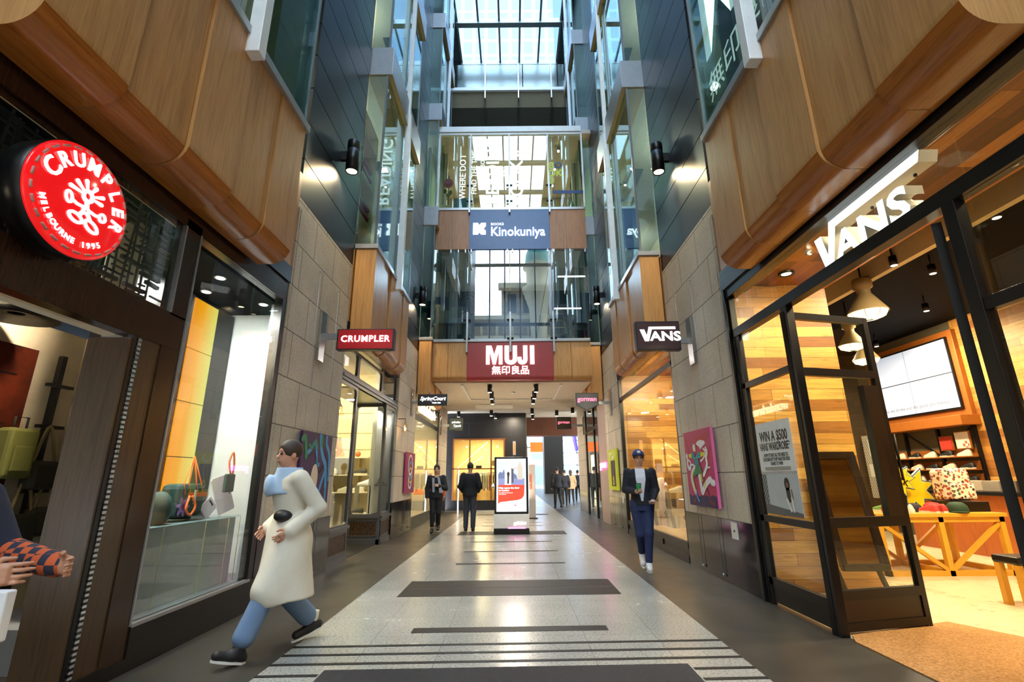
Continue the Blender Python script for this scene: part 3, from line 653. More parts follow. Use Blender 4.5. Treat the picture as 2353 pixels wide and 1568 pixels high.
stroke(m,f,[(.012,.01),(.02,-.03)],.028,D,.006); ring(.02,-.05,.02,.018,.018)
stroke(m,f,[(.0,-.035),(-.045,-.04),(-.085,-.03)],.018,D,.006); ring(-.105,-.025,.02,.034,.015,.3)
stroke(m,f,[(.04,-.04),(.085,-.045),(.115,-.04)],.018,D,.006); ring(.14,-.035,.022,.026,.015)
stroke(m,f,[(.005,-.065),(-.015,-.095)],.024,D,.006); ring(-.035,-.125,.046,.026,.018,-.15)
stroke(m,f,[(.035,-.065),(.06,-.095)],.024,D,.006); ring(.08,-.13,.05,.028,.018,-.35)
m.build('figure_emblem',m_let,t)
# display window of the bag shop
sb('wall_display_end',B().box(-4.4,-3.0,6.2,6.3,.0,3.6).box(-3.06,-3.0,5.78,6.2,0,3.6),plain('pale_blue_display_wall','C4CDD2',.6)); sb('ceiling_display',B().box(-4.4,-3.0,4.0,6.2,3.5,3.55),m_shopblk)
sb('floor_display',B().box(-4.3,-3.0,4.0,6.2,.0,.3),plain('grey_display_floor','8D939A',.35))
lamp('AREA',(-3.35,5.1,3.45),60,(1,.95,.88),.9,aim=(-3.5,5.3,0),size_y=.5)
lamp('AREA',(-3.1,4.5,2.2),8,(1,.95,.88),.4,aim=(-3.6,5.6,1.0))
t=thing('video_column','tall black panel with four stacked screens glowing orange to lime','screen',(-3.72,5.5,.95))
B().box(-3.85,-3.74,4.2,6.15,.95,3.46).build('black_backing',m_blackm,t)
k=N('orange_lime_screen',.3); v=k.co('yzx'); sx=k.n('SeparateXYZ'); k.l(v,sx.inputs[0]); mr=k.n('MapRange'); mr.inputs[1].default_value=-.2; mr.inputs[2].default_value=.3; k.l(sx.outputs[0],mr.inputs[0])
c=k.ramp(mr.outputs[0],[(0,'E58A00'),(.4,'F0A010'),(1,'D7D867')]); k.color('000000'); k.l(c,k.b.inputs['Emission Color']); k.b.inputs['Emission Strength'].default_value=.9; m_scr=k.m
for i in range(4): B().box(-3.738,-3.725,5.33,5.78,1.0+i*.61,1.6+i*.61).build('screen',m_scr,t)
t=thing('display_plinth','pale glass-clad display plinth holding the bags in the shop window','plinth',(-3.4,5.1,.3))
B().box(-3.7,-3.12,4.1,5.74,.3,.96).build('body',plain('pale_plinth','BCC4CA',.25),t,.004); B().box(-3.72,-3.08,4.08,5.76,.96,.98).build('glass_top',glass('plinth_glass','E8F2F2',.05,1),t)
m=B()
for y in (4.5,5.1,5.5,5.72): m.box(-3.06,-3.055,y-.004,y+.004,.31,.96)
split(m,'glass_edge',plain('glass_edge_gold','CFC59A',.3),t)
m_tealf=plain('teal_fabric','16403F',.7); m_or=plain('orange_webbing','E06A1E',.6); m_lil=plain('lilac_print','8A6CB8',.6)
t=thing('messenger_bag','teal drawstring bag with orange cords and lilac flower print on the plinth','bag',(-3.4,5.2,.98))
B().box(-3.5,-3.3,4.98,5.42,1.0,1.32).build('bag_body',m_tealf,t,.05)
m=B()
for y in (5.06,5.14,5.26,5.34): m.tube([(-3.35,5.2,1.6),(-3.32,y,1.32),(-3.29,y,1.22)],.007)
m.tube(smoothpts([(-3.28,5.12,1.2),(-3.26,5.06,1.08),(-3.26,5.14,1.02),(-3.26,5.2,1.1),(-3.28,5.16,1.2)]),.012); m.box(-3.3,-3.29,5.12,5.42,1.19,1.23); m.build('cord',m_or,t)
m=B(); f2=LF(5.06,1.1,-3.296)
for a in range(6): flat(m,f2,ell(.05*math.cos(a),.05*math.sin(a),.05,.02,10,rot=a),0,.003)
m.build('flower_print',m_lil,t); B().box(-3.29,-3.285,5.2,5.23,1.12,1.26).build('price_tag',m_white,t); B().cyl((-3.4,5.2,.98),(-3.4,5.2,1.02),.1).build('stand',m_blackm,t)
def tabletdev(y,z,w,h,rot,label,cat='laptop'):
    fr=(Vector((-3.3,y,z)),Vector((0,math.cos(rot),math.sin(rot))),Vector((-.25,-math.sin(rot),math.cos(rot))).normalized(),Vector((1,0,0)))
    P=[(-w/2+.02,-h/2),(w/2-.02,-h/2),(w/2,-h/2+.02),(w/2,h/2-.02),(w/2-.02,h/2),(-w/2+.02,h/2),(-w/2,h/2-.02),(-w/2,-h/2+.02)]
    t=thing(cat,label,'case',(-3.3,y,.98)); m=B(); flat(m,fr,P,0,.012); m.build('shell',plain('silver_mauve','B9B2BC',.35),t); m=B(); flat(m,fr,[(w/2-.05,-.02),(w/2-.03,-.02),(w/2-.03,.05),(w/2-.05,.05)],.012,.002); m.build('slot',m_blackm,t); return t
tabletdev(5.72,1.2,.3,.4,R(12),'large pale mauve sleeve leaning on its corner in the window','sleeve'); tabletdev(5.48,1.07,.2,.15,R(35),'small pale mauve sleeve lying between the two bags','sleeve')
t=thing('pouch','small teal pouch with an orange wrist strap against the large pale sleeve','pouch',(-3.26,5.75,1.2)); B().box(-3.28,-3.24,5.66,5.84,1.22,1.42).build('pouch_body',m_tealf,t,.015); m=B(); m.tube(smoothpts([(-3.25,5.74,1.42),(-3.26,5.7,1.55),(-3.25,5.74,1.66),(-3.24,5.77,1.52),(-3.25,5.78,1.42)]),.01); m.build('strap',m_or,t)
o=B().ball((-3.3,4.72,1.1),(.12,.1,.16)).build('bag',m_tealf); tag(o,'teal rounded bag half hidden by the wenge post at the near end of plinth','bag')
for i,(x,y) in enumerate(((-3.2,4.9),(-3.6,5.3),(-3.15,5.75))):
    t=thing('downlight','small round recessed downlight over the bag display','downlight',(x,y,3.48),'downlights over the bag display'); B().cyl((x,y,3.5),(x,y,3.485),.06).build('bezel',m_steel,t); B().cyl((x,y,3.49),(x,y,3.48),.045).build('lens',emit('downlight_lens','FFF2DA',6),t)
# inside the bag shop
t=thing('wall_panel','dark reddish steel panel with slots on the cream wall of the bag shop','panel',(-4.58,4.2,1.3)); k=N('rust_panel',.35); k.color(k.ramp(k.noise(k.co(),4,5),[(.3,'2A0F08'),(.7,'6E2B12')])); B().box(-4.6,-4.57,3.7,4.5,.5,2.57).build('plate',k.m,t)
m=B()
for z in (1.75,1.85,2.3): m.box(-4.57,-4.565,4.1,4.35,z,z+.012)
m.build('slot',m_blackm,t)
t=thing('peg_pole','black pole with cross pegs holding bags on the cream wall','rack',(-4.5,4.75,.5)); B().box(-4.58,-4.53,4.72,4.77,.4,2.57).build('pole',m_blackm,t)
for z in (2.25,1.85,1.25,.75): B().box(-4.55,-4.5,4.62,4.88,z,z+.03).build('cross_peg',m_blackm,t)
m_ol=plain('olive_canvas','7E8040',.8); m_dk=plain('dark_olive_canvas','2E2C1E',.8)
t=thing('backpack','olive green square backpack hanging on the rust panel','backpack',(-4.45,4.42,1.4)); B().box(-4.55,-4.4,4.28,4.56,1.38,1.82).build('bag_body',m_ol,t,.03); B().box(-4.4,-4.38,4.33,4.51,1.44,1.66).build('pocket',m_ol,t,.01); B().tube([(-4.48,4.36,1.8),(-4.48,4.36,1.92),(-4.48,4.48,1.92),(-4.48,4.48,1.8)],.01).build('handle',m_dk,t)
for i,(y,z,lb) in enumerate(((4.72,1.42,'dark olive sling bag on the upper peg of the black pole'),(4.62,.95,'dark olive satchel on the lowest peg of the black pole'),(4.84,1.0,'dark rucksack behind the satchel, right on the black pole'))):
    t=thing('shoulder_bag',lb,'bag',(-4.45,y,z-.15)); B().box(-4.54,-4.4,y-.15,y+.13,z-.14,z+.12).build('bag_body',m_dk,t,.04); B().tube(smoothpts([(-4.46,y-.12,z+.1),(-4.49,y,z+.45),(-4.46,y+.1,z+.1)]),.014).build('strap',plain('khaki_webbing','8C7C50',.7),t)
t=thing('pendant_lamp','black dish pendant lamp hanging inside the bag shop doorway','lamp',(-4.3,3.95,2.7)); B().lathe((-4.3,3.95,2.74),[(0,.12),(.05,.1),(.08,.04),(.3,0),(.3,-.015),(.06,.02)]).build('shade',m_blackm,t); B().cyl((-4.3,3.95,2.8),(-4.3,3.95,3.6),.008).build('cable',m_blackm,t)
lamp('AREA',(-3.6,4.2,3.3),80,(1,.82,.6),.6,aim=(-4.6,4.6,1.4)); lamp('POINT',(-3.8,2.0,3.2),22,(1,.82,.6),.1); 
# ============================================================ LEFT 2: grey shoe shop with canted windows
m_gr=plain('slate_grey_paint','4E5058',.3); m_grl=plain('slate_grey_moulding','5A5C66',.28)
YA,YB=7.98,11.93
SF=thing('shopfront','slate grey panelled shoe shopfront with recessed doorway and rounded windows','shopfront',(XL,10,0))
def ringframe(m,fr,x0,x1,y0,y1,b,r=.06,th=.05,d=0,n=4):
    """a frame with rounded inner corners: outer rectangle minus rounded hole"""
    inn=[]
    for cx,cy,a in ((x1-b-r,y1-b-r,0),(x0+b+r,y1-b-r,PI/2),(x0+b+r,y0+b+r,PI),(x1-b-r,y0+b+r,3*PI/2)):
        for k in range(n+1): t_=a+PI/2*k/n; inn.append((cx+r*math.cos(t_),cy+r*math.sin(t_)))
    out=[]
    for (cx,cy) in ((x1,y1),(x0,y1),(x0,y0),(x1,y0)): out+=[(cx,cy)]*(n+1)
    L=len(inn); vs=[T2(fr,*p,d) for p in inn]+[T2(fr,*p,d) for p in out]+[T2(fr,*p,d-th) for p in inn]
    fs=[]
    for i in range(L):
        j=(i+1)%L; fs.append((i,j,L+j,L+i)) if out[i]!=out[j] else fs.append((i,j,L+i)); fs.append((2*L+i,2*L+j,j,i))
    m.add(vs,fs); return m
XG=XL-.03
m=B(); f=LF(YA,0,XG)
ringframe(m,f,0.01,.97,.55,3.0,.06,.07); ringframe(m,f,3.1,3.93,.55,3.0,.07,.07)
for a,b in ((.02,.92),(.92,2.62),(2.62,3.93)): ringframe(m,f,a,b,3.12,3.64 if b<3 else 3.84,.06,.07)
split(m,'window_frame',m_gr,SF)
m=B(); f3=frame((-3.62,11.08,0),'front'); ringframe(m,f3,0,.72,.55,3.0,.06,.07); m.box(XG-.06,XG,11.05,11.12,0,3.1); m.build('return_frame',m_gr,SF)
m=B()
for z,h,dx in ((3.0,.05,.03),(3.05,.04,.06),(3.09,.04,.02)): m.box(XG-.05,XG+dx,YA+.01,YB-.01,z,z+h)
for z,h,dx in ((3.84,.05,.04),(3.89,.05,.08),(3.94,.06,.13)): m.box(XG-.05,XG+dx,10.95,YB-.01,z,z+h)
m.build('cornice',m_grl,SF)
def pedestal(f,w,sfx):
    m=B()
    def bxx(a,b,c,d,n0,n1):
        O,r,u,n=f; P=[T2(f,a,c,n0),T2(f,b,c,n0),T2(f,b,d,n0),T2(f,a,d,n0)]; m.prism(P,n*(n1-n0))
    bxx(0,w,0,.55,-.05,0); bxx(0,w,.53,.58,0,.04); bxx(0,w,.0,.1,0,.03); bxx(0,w,.1,.12,0,.015)
    for a,b,c,d in ((.06,w-.06,.46,.48),(.06,w-.06,.16,.18),(.06,.08,.16,.48),(w-.08,w-.06,.16,.48)): bxx(a,b,c,d,0,.012)
    m.build('pedestal',m_gr,SF); m=B(); bxx(.08,w-.08,.18,.46,.001,.004); m.build('grille',m_gril,SF)
k=N('brown_mesh_grille',.5,.5); c=k.n('TexVoronoi'); c.inputs['Scale'].default_value=34; k.l(k.co(),c.inputs[0]); k.color(k.ramp(c.outputs[0],[(.2,'1A1412'),(.55,'5A4638')])); m_gril=k.m
pedestal(LF(YA+.01,0,XG),.96,''); pedestal(frame((-3.62,11.08,0),'front'),.72,''); pedestal(LF(11.08,0,XG),.84,'')
m=B(); m.box(XG-.03,XG-.02,YA,8.95,.6,2.97); m.box(XG-.03,XG-.02,11.1,YB,.6,2.97); m.box(-3.6,-2.93,11.1,11.11,.6,2.97); m.box(XG-.03,XG-.02,YA,YB,3.15,3.62); m.build('pane',m_glass,SF)
B().box(-3.62,XG,8.95,11.08,3.0,3.03).build('porch_soffit',m_gr,SF)
B().box(-3.7,-3.62,8.95,11.08,0,.03).build('threshold',m_gr,SF)
# interior
sb('floor_shoe_shop',B().box(-8,XL-.1,7.98,12.6,-.1,.012),plain('dark_porch_floor','1E1C1B',.4)); 
k=N('cream_panelling',.5); z_=k.n('SeparateXYZ'); k.l(k.co(),z_.inputs[0]); k.color('E6D8AE'); sb('wall_shoe_shop_back',B().box(-8,XL-.13,12.3,12.4,0,4),k.m); sb('wall_shoe_shop_side',B().box(-7,-6.9,7.98,12.3,0,4).box(-7,XL-.6,7.9,7.98,0,4),MATS['cream_plaster'])
sb('wall_shoe_shop_return',B().box(-3.28,-3.18,11.35,12.3,0,3.9).box(-3.2,XL-.13,11.94,12.0,0,3.9),m_white); sb('ceiling_shoe_shop',B().box(-7,XL-.06,8,12.3,3.95,4.05),m_white)
m=B()
for z in (2.05,2.45,2.95): m.box(-6.9,-3.28,12.285,12.3,z,z+.018)
sb('trim_shoe_shop_rail',m,plain('cream_rail','D8C79A',.5))
lamp('AREA',(-4.3,10.6,3.85),120,(1,.86,.55),1.6,aim=(-4.3,11.6,0)); lamp('AREA',(-3.05,11.6,2.9),6,(1,.95,.85),.2,aim=(-3.1,11.6,0)); 
m_shs=plain('black_leather','1A1A1C',.5); m_shw=plain('off_white_canvas','D8D0BC',.7); m_brass=plain('brass','B08D3E',.3,.8)
def shoe_mesh(c,s=1.,yaw=0.,mat=None,label='',parent=None,high=False,sole=None,group=None,bare=False):
    """low or high sneaker, toe towards +x at yaw 0, built around c=(x,y,z) at sole level"""
    t=thing('sneaker',label,'shoe',c,group)
    secs=[(-.13,.030,.075),(-.10,.036,.10 if not high else .15),(-.05,.037,.095 if not high else .15),(-.01,.036,.082),(.04,.040,.062),(.08,.044,.05),(.115,.04,.04),(.14,.022,.026)]
    n=10; vs=[]
    for x,w,h in secs:
        for k in range(n):
            a=PI*k/(n-1); vs.append((x*s,w*s*math.cos(a),(.02+h*math.sin(a)**.8)*s))
    ca,sa=math.cos(yaw),math.sin(yaw); P=[(c[0]+x*ca-y*sa,c[1]+x*sa+y*ca,c[2]+z) for x,y,z in vs]
    fs=[(i*n+k,i*n+k+1,(i+1)*n+k+1,(i+1)*n+k) for i in range(len(secs)-1) for k in range(n-1)]+[tuple(range(n)),tuple(range((len(secs)-1)*n,len(secs)*n))]
    up_=B().add(P,fs,True).build('upper',mat,t)
    if not bare:
        out=[(-.14,.0),(-.13,.03),(-.05,.036),(.05,.043),(.1,.043),(.14,.03),(.152,0)]; out=out+[(x,-y) for x,y in out[-2:0:-1]]
        m=B(); m.prism([(c[0]+(x*ca-y*sa)*s,c[1]+(x*sa+y*ca)*s,c[2]) for x,y in out],(0,0,.026*s)); m.build('sole',sole or m_shw,up_)
    return t
zs=(1.05,1.45,1.86,.66)
for z in zs[:3]:
    t=thing('wall_shelf',{1.05:'lowest',1.45:'middle',1.86:'highest'}[z]+' cream display shelf with gilt brackets in the shoe shop','shelf',(-4.2,11.85,z-.03)); B().box(-5.3,-3.5,11.95,12.28,z-.03,z).build('board',plain('cream_shelf','EDE2BE',.5),t,.003)
    for x in (-3.75,-4.6): B().box(x-.012,x+.012,12.15,12.28,z-.25,z-.03).build('bracket',m_brass,t)
for i,(x,z,mt,lb) in enumerate(((-4.45,1.45,m_shw,'off-white shoe left on the middle cream shelf'),(-3.72,1.45,m_shs,'black shoe right on the middle cream shelf'),(-4.5,1.05,m_shw,'off-white shoe left on the lowest cream shelf'),(-3.75,1.05,m_shw,'off-white shoe with red heel tab right on the lowest cream shelf'),(-4.05,1.05,m_shw,'off-white shoe in the centre of the lowest cream shelf'))):
    shoe_mesh((x,12.1,z),1.25,PI,mt,lb)
t=thing('shoe_bench','grey metal display bench carrying one white shoe in the shoe shop window','stand',(-3.4,11.5,.6)); B().box(-3.58,-3.22,11.35,11.6,1.18,1.2).box(-3.58,-3.55,11.35,11.6,.6,1.18).box(-3.25,-3.22,11.35,11.6,.6,1.18).build('bench_frame',m_steel,t)
shoe_mesh((-3.4,11.48,1.2),1.15,PI,plain('white_leather','F0EEEA',.4),'white leather shoe on the grey metal display bench')
t=thing('shoe_ledge','small black ledge in the far side window of the shoe shop','ledge',(-3.05,11.6,1.2)); B().box(-3.17,-2.96,11.4,11.8,1.2,1.21).build('ledge_plate',m_blackm,t)
shoe_mesh((-3.06,11.6,1.21),1.1,PI/2,m_shs,'black ankle shoe on the small black ledge',high=True)
sb('floor_shoe_display',B().box(-3.18,XG-.04,11.12,11.95,0,.6).box(-3.6,XG-.04,11.12,11.95,0,.6),m_white)
shoe_mesh((-3.5,11.35,.6),1.15,PI,m_shs,'black shoe on the floor of the return window below the bench'); 
t=thing('table_lamp','amber ribbed glass table lamp on the highest cream shelf','lamp',(-4.35,12.05,1.86)); B().lathe((-4.35,12.05,1.86),[(.06,0),(.1,.02),(.16,.12),(.15,.3),(.1,.42),(.07,.44)],20).build('amber_shade',glass('amber_glass','F0CC50',.1,1),t); B().ball((-4.35,12.05,2.03),.035).build('bulb',emit('warm_bulb','FFC46A',14),t)
o=B().ball((-3.8,12.1,1.93),(.07,.05,.07)).build('shell_ornament',plain('copper_orange','B5622A',.4)); tag(o,'orange ornament beside the amber lamp on the highest cream shelf','ornament')
def glasslamp(c,label,drop=0,arm=None):
    t=thing('glass_lamp',label,'lamp',c); x,y,z=c
    B().lathe(c,[(.05,.14),(.06,.1),(.085,.0),(.088,-.03)],20).build('glass_shade',glass('clear_lamp_glass','FBEFE0',.05,1),t); B().lathe(c,[(.0,.24),(.02,.23),(.025,.17),(.045,.15),(.045,.13),(0,.13)],14).build('brass_cap',m_brass,t); B().ball((x,y,z+.04),(.022,.022,.04),10).build('bulb',emit('filament_bulb','FFB45A',14),t)
    if drop: B().cyl((x,y,z+.23),(x,y,z+drop),.006,n=8).build('cord',m_blackm,t)
    if arm: B().tube([(x,y,z+.2),(x,y,z+.3),arm],.01,8).build('arm',m_blackm,t)
    lamp('POINT',(x,y,z+.04),5,(1,.66,.3),.03)
glasslamp((-3.05,8.45,2.45),'glass pendant lamp behind the near window of the shoe shop',.6); glasslamp((-2.68,12.1,2.48),'glass bracket lamp on the granite pilaster beside the shoe shop',0,(XL,12.1,2.78))
m=B(); textm(m,frame((-4.45,12.27,2.3),'front'),'1936',.16,0,0,0,.004); o=m.build('wall_numerals',m_shs); tag(o,'thin black numerals on the cream back wall of the shoe shop','lettering')
# ============================================================ LEFT 3: bright gift shop beyond the second pilaster
Y0,Y1=14.2,18.9
SF=thing('shopfront','black framed gift shopfront with white script letters over the glass','shopfront',(XL,16.5,0))
m=B(); m.box(XL-.06,XL-.01,Y0,Y0+.08,0,4); m.box(XL-.06,XL-.01,Y1-.08,Y1,0,4); m.box(XL-.06,XL-.01,Y0,Y1,3.05,3.2); m.box(XL-.06,XL-.01,Y0,Y1,3.85,4.0); m.box(XL-.06,XL,Y0,Y1,0,.3); m.build('frame',m_blackm,SF)
B().box(XL-.04,XL-.03,Y0,Y1,.3,3.9).build('pane',m_glass,SF)
m=B(); textm(m,LF(16.4,3.5,XL),'wonderbreads',.42,0,0,.0,.03,.012,1.1); m.build('lettering',emit('warm_lit_letter','FFE9C0',3),SF)
sb('wall_gift_shop_back',B().box(-6,-5.9,Y0,Y1,0,4).box(-6,XL-.13,Y1,Y1+.1,0,4).box(-6,XL-.13,Y0-.1,Y0,0,4),m_cream); sb('ceiling_gift_shop',B().box(-6,XL-.1,Y0,Y1,4,4.1),m_white); sb('floor_gift_shop',B().box(-6,XL-.1,Y0,Y1,-.1,.01),m_vfloor)
lamp('AREA',(-4.2,16.5,3.9),150,(1,.84,.55),2.2,aim=(-4.2,16.5,0),size_y=3)
random.seed(11); cols=['F0EDE4','E8702E','D9B23A','7F9B62','B8412E','E9DFC8','6A4A8A']
for j in range(4):
    y=15.1+j*.95; t=thing('shelf_unit','%s wooden shelf unit of small goods in the gift shop'%('first','second','third','fourth')[j],'shelf',(-4.6,y,0),'shelf units in the gift shop')
    t['label']='honey wooden shelf unit in the gift shop, %s from the doorway end'%('nearest','second','third','farthest')[j]
    m=B(); m.box(-4.8,-4.4,y-.4,y-.37,0,2.1); m.box(-4.8,-4.4,y+.37,y+.4,0,2.1); 
    for z in (.4,.85,1.3,1.75): m.box(-4.8,-4.4,y-.38,y+.38,z,z+.03)
    m.build('unit_frame',plain('honey_wood','B8803C',.5),t)
    for z in (.43,.88,1.33,1.78):
        for i in range(4):
            h=random.uniform(.12,.3); yy=y-.28+i*.18; o=B().box(-4.65,-4.45,yy-.06,yy+.06,z,z+h).build('gift_box',plain('gift_'+str(random.randrange(7)),random.choice(cols),.6)); tag(o,'small coloured box on the gift shop shelving','box','small goods on the gift shop shelves')
o=B().lathe((-3.3,17.6,.8),[(.0,.2),(.12,.16),(.2,.02),(.2,0)],16).build('paper_lantern',plain('orange_paper','F2693C',.5)); tag(o,'orange-red domed lamp low inside the gift shop window','lamp')
o=B().box(-3.5,-3.1,17.4,17.8,.3,.8).build('display_block',m_white,None,.01); tag(o,'white display block under the orange-red domed lamp','plinth')
# ============================================================ RIGHT 1: shoe and skate shop
XG=XR+.03
SF=thing('shopfront','black steel shopfront with open glazed door and glowing white sign over it','shopfront',(XR,3,0))
m=B()
m.box(XR-.0,XR+.1,-1,6.05,3.05,3.16); m.box(XR-.01,XR+.12,-1,6.05,3.6,3.72); m.box(XR-.03,XR+.3,-1,6.055,3.72,3.94)
m.build('header_bar',m_blackm,SF,.004)
m=B()
m.box(XR,XR+.08,5.93,6.04,0,3.6)
for a,b in ((4.72,4.80),(2.74,2.83),(1.2,1.3)): m.box(XR,XR+.08,a,b,0,3.05)
m.box(XR+.01,XR+.05,5.86,5.93,0,3.1); m.box(XR-.03,XR,5.98,6.05,0,3.72)
split(m,'post',m_blackm,SF,.004)
m=B()
for z in (2.38,.86): m.box(XR+.01,XR+.07,4.8,5.9,z,z+.07)
for z in (2.3,.86): m.box(XR+.01,XR+.07,1.3,2.75,z,z+.08)
m.box(XR+.01,XR+.07,4.8,5.9,.2,.28); m.box(XR+.02,XR+.05,4.8,5.9,.03,.2); m.box(XR+.01,XR+.07,1.3,2.75,0,.3); m.box(XR+.01,XR+.06,5.82,5.87,.2,3.05); m.box(XR+.01,XR+.06,4.8,4.84,.2,3.05)
split(m,'rail',m_blackm,SF,.003)
B().box(XR+.03,XR+.04,4.8,5.9,.25,3.05).box(XR+.05,XR+.06,-1,5.95,3.16,3.6).box(XR+.03,XR+.04,1.3,2.75,.3,3.05).build('pane',m_glass,SF)
# open door leaf
D=struct('door_1',(XR-.02,4.8,0)); D['label']='black steel door leaf with three glass panes standing open into the shoe shop'
h0=Vector((XR-.01,4.79,0)); u=Vector((1.04,.25,0)); L=u.length; u.normalize()
def leaf(m,a,b,z0,z1,t=.055): 
    n=Vector((-u.y,u.x,0)); P=[h0+u*a-n*t/2,h0+u*b-n*t/2,h0+u*b+n*t/2,h0+u*a+n*t/2]; m.prism([(p.x,p.y,z0) for p in P],(0,0,z1-z0)); return m
m=B()
leaf(m,0,.07,0,3.0); leaf(m,L-.06,L,0,3.0)
for a,b in ((2.93,3.0),(2.33,2.41),(.88,.97),(.27,.35),(.02,.09)): leaf(m,.06,L-.05,a,b)
m.build('leaf_frame',m_blackm,D); m=B(); leaf(m,.07,L-.06,.09,.27,.03); leaf(m,L-.24,L-.06,.97,2.25,.07); m.build('kick_panel',plain('brown_black_steel','1C1412',.35),D)
m=B(); leaf(m,.07,L-.06,.35,2.95,.01); m.build('pane',m_glass,D); B().tube([h0+u*(L-.02)+Vector((0,-.08,1.3)),h0+u*(L-.02)+Vector((0,-.08,1.75))],.012).build('door_handle',m_blackm,D)
D2=struct('door_2',(XR,2.9,0)); B().bar((XR+.06,2.95,1.5),(XR+.75,3.66,1.5),.055,3.0).build('leaf_edge',m_blackm,D2)
# letters
t=thing('illuminated_sign','glowing white block letter sign hung behind the transom over the right shop door','sign',(XR+.12,3.6,3.17))
f=RF(4.24,3.17,XR+.1)
m=B(); Dp=.14
def sl(P): O,r,u_,n=f; m.prism([T2(f,x,y,-Dp) for x,y in P],n*Dp)
sl([(0,.36),(.10,.36),(.155,.14),(.235,.43),(1.27,.43),(1.24,.35),(.31,.35),(.20,0),(.10,0)])
textm(m,f,'ANS',.36,.26,.13,-Dp,Dp,.012,1.2,align='LEFT',space=1.02)
o=m.build('letters',[plain('white_return','F0EEE8',.4),emit('sign_white','FFFFFF',2.0)],t)
for p in o.data.polygons: p.material_index=1 if p.normal.x<-.9 else 0
m=B()
for y in (4.0,3.6,3.15): m.cyl((XR+.2,y,3.5),(XR+.2,y,3.95),.012,n=8)
split(m,'hanger',m_blackm,t)
# shell of the shop
sb('ceiling_skate_shop_planks',B().box(XR+.12,4.42,-1,6.4,3.95,4.1),m_plc); sb('ceiling_skate_shop',B().box(4.42,9.6,-1,13,4.5,4.6),m_shopblk)
sb('trim_skate_bulkhead',B().box(4.36,4.42,-1,6.4,3.9,4.5),plain('orange_edge','A8672A',.5))
sb('wall_skate_shop_end',B().box(XR+.13,4.42,6.4,6.55,0,4.5),m_pl); sb('wall_skate_shop_side',B().box(9.3,9.4,-1,9.85,0,4.5),m_ply); sb('wall_skate_shop_shelving',B().box(9.32,9.42,9.85,13,0,4.5),plain('olive_grey_wall','5E5844',.6)); 
sb('wall_skate_shop_far',B().box(4.42,9.4,12.9,13,0,4.5),plain('dark_far_shop_wall','3A3328',.6)); sb('wall_skate_shop_near',B().box(XR+.1,9.4,-1.1,-1,0,4.5),m_ply)
sb('floor_skate_shop',B().box(XR+.08,9.5,-1,13,-.1,0.0),m_vfloor)
k=N('coir_matting',.95); k.color(k.ramp(k.noise(k.co(),60,4),[(.3,'8A5E2E'),(.7,'C2935A')])); k.bump(k.noise(k.co(),160,2),.004,.6)
o=B().prism([(2.86,2.2,0),(4.35,2.2,0),(4.35,4.7,0),(4.1,5.15,0),(2.95,4.78,0),(2.86,4.6,0)],(0,0,.01)).build('door_mat',k.m); tag(o,'tan coir mat inside the open black steel door','mat')
def can(x,y,z,parentname,label,grp,on=True,st=8,r=.05):
    t=thing('track_spotlight',label,'spotlight',(x,y,z),grp); cc=B().cyl((x,y,z+.14),(x,y,z),r,n=14).build('can',m_blackm,t); B().cyl((x,y,z+.13),(x,y,4.5),.012,n=8).build('drop_rod',m_blackm,t); B().cyl((x,y,z+.004),(x,y,z-.002),r*.8,n=14).build('lens',emit('track_lens','FFE9C0',st),cc); return t
cs=[(4.9,4.0,4.2),(5.6,5.0,4.2),(6.2,6.6,4.2),(5.4,6.3,4.2),(7.5,8.3,4.2),(6.9,10.2,4.2),(8.4,10.8,4.2),(5.3,2.9,4.2),(7.4,6.0,4.2)]
for x,y,z in cs: can(x,y,z,'','black can spotlight on the ceiling track of the skate shop','ceiling track spotlights of the skate shop')
for x,y,e in ((5.4,5.2,130),(7.0,8.2,150),(7.4,5.2,75),(7.0,11,130)): lamp('AREA',(x,y,4.15),e,WARM,1.0,aim=(x,y,0))
for y,e in ((5.2,34),(3.5,34),(1.5,30)): lamp('AREA',(3.7,y,3.9),e,WARM,.5,aim=(3.6,y+.6,1.2))
lamp('SPOT',(3.7,5.2,3.9),130,WARM,.1,aim=(3.7,6.4,1.8),spot=110); lamp('AREA',(8.2,9.6,4.1),55,WARM,.6,aim=(9.3,9.5,2))

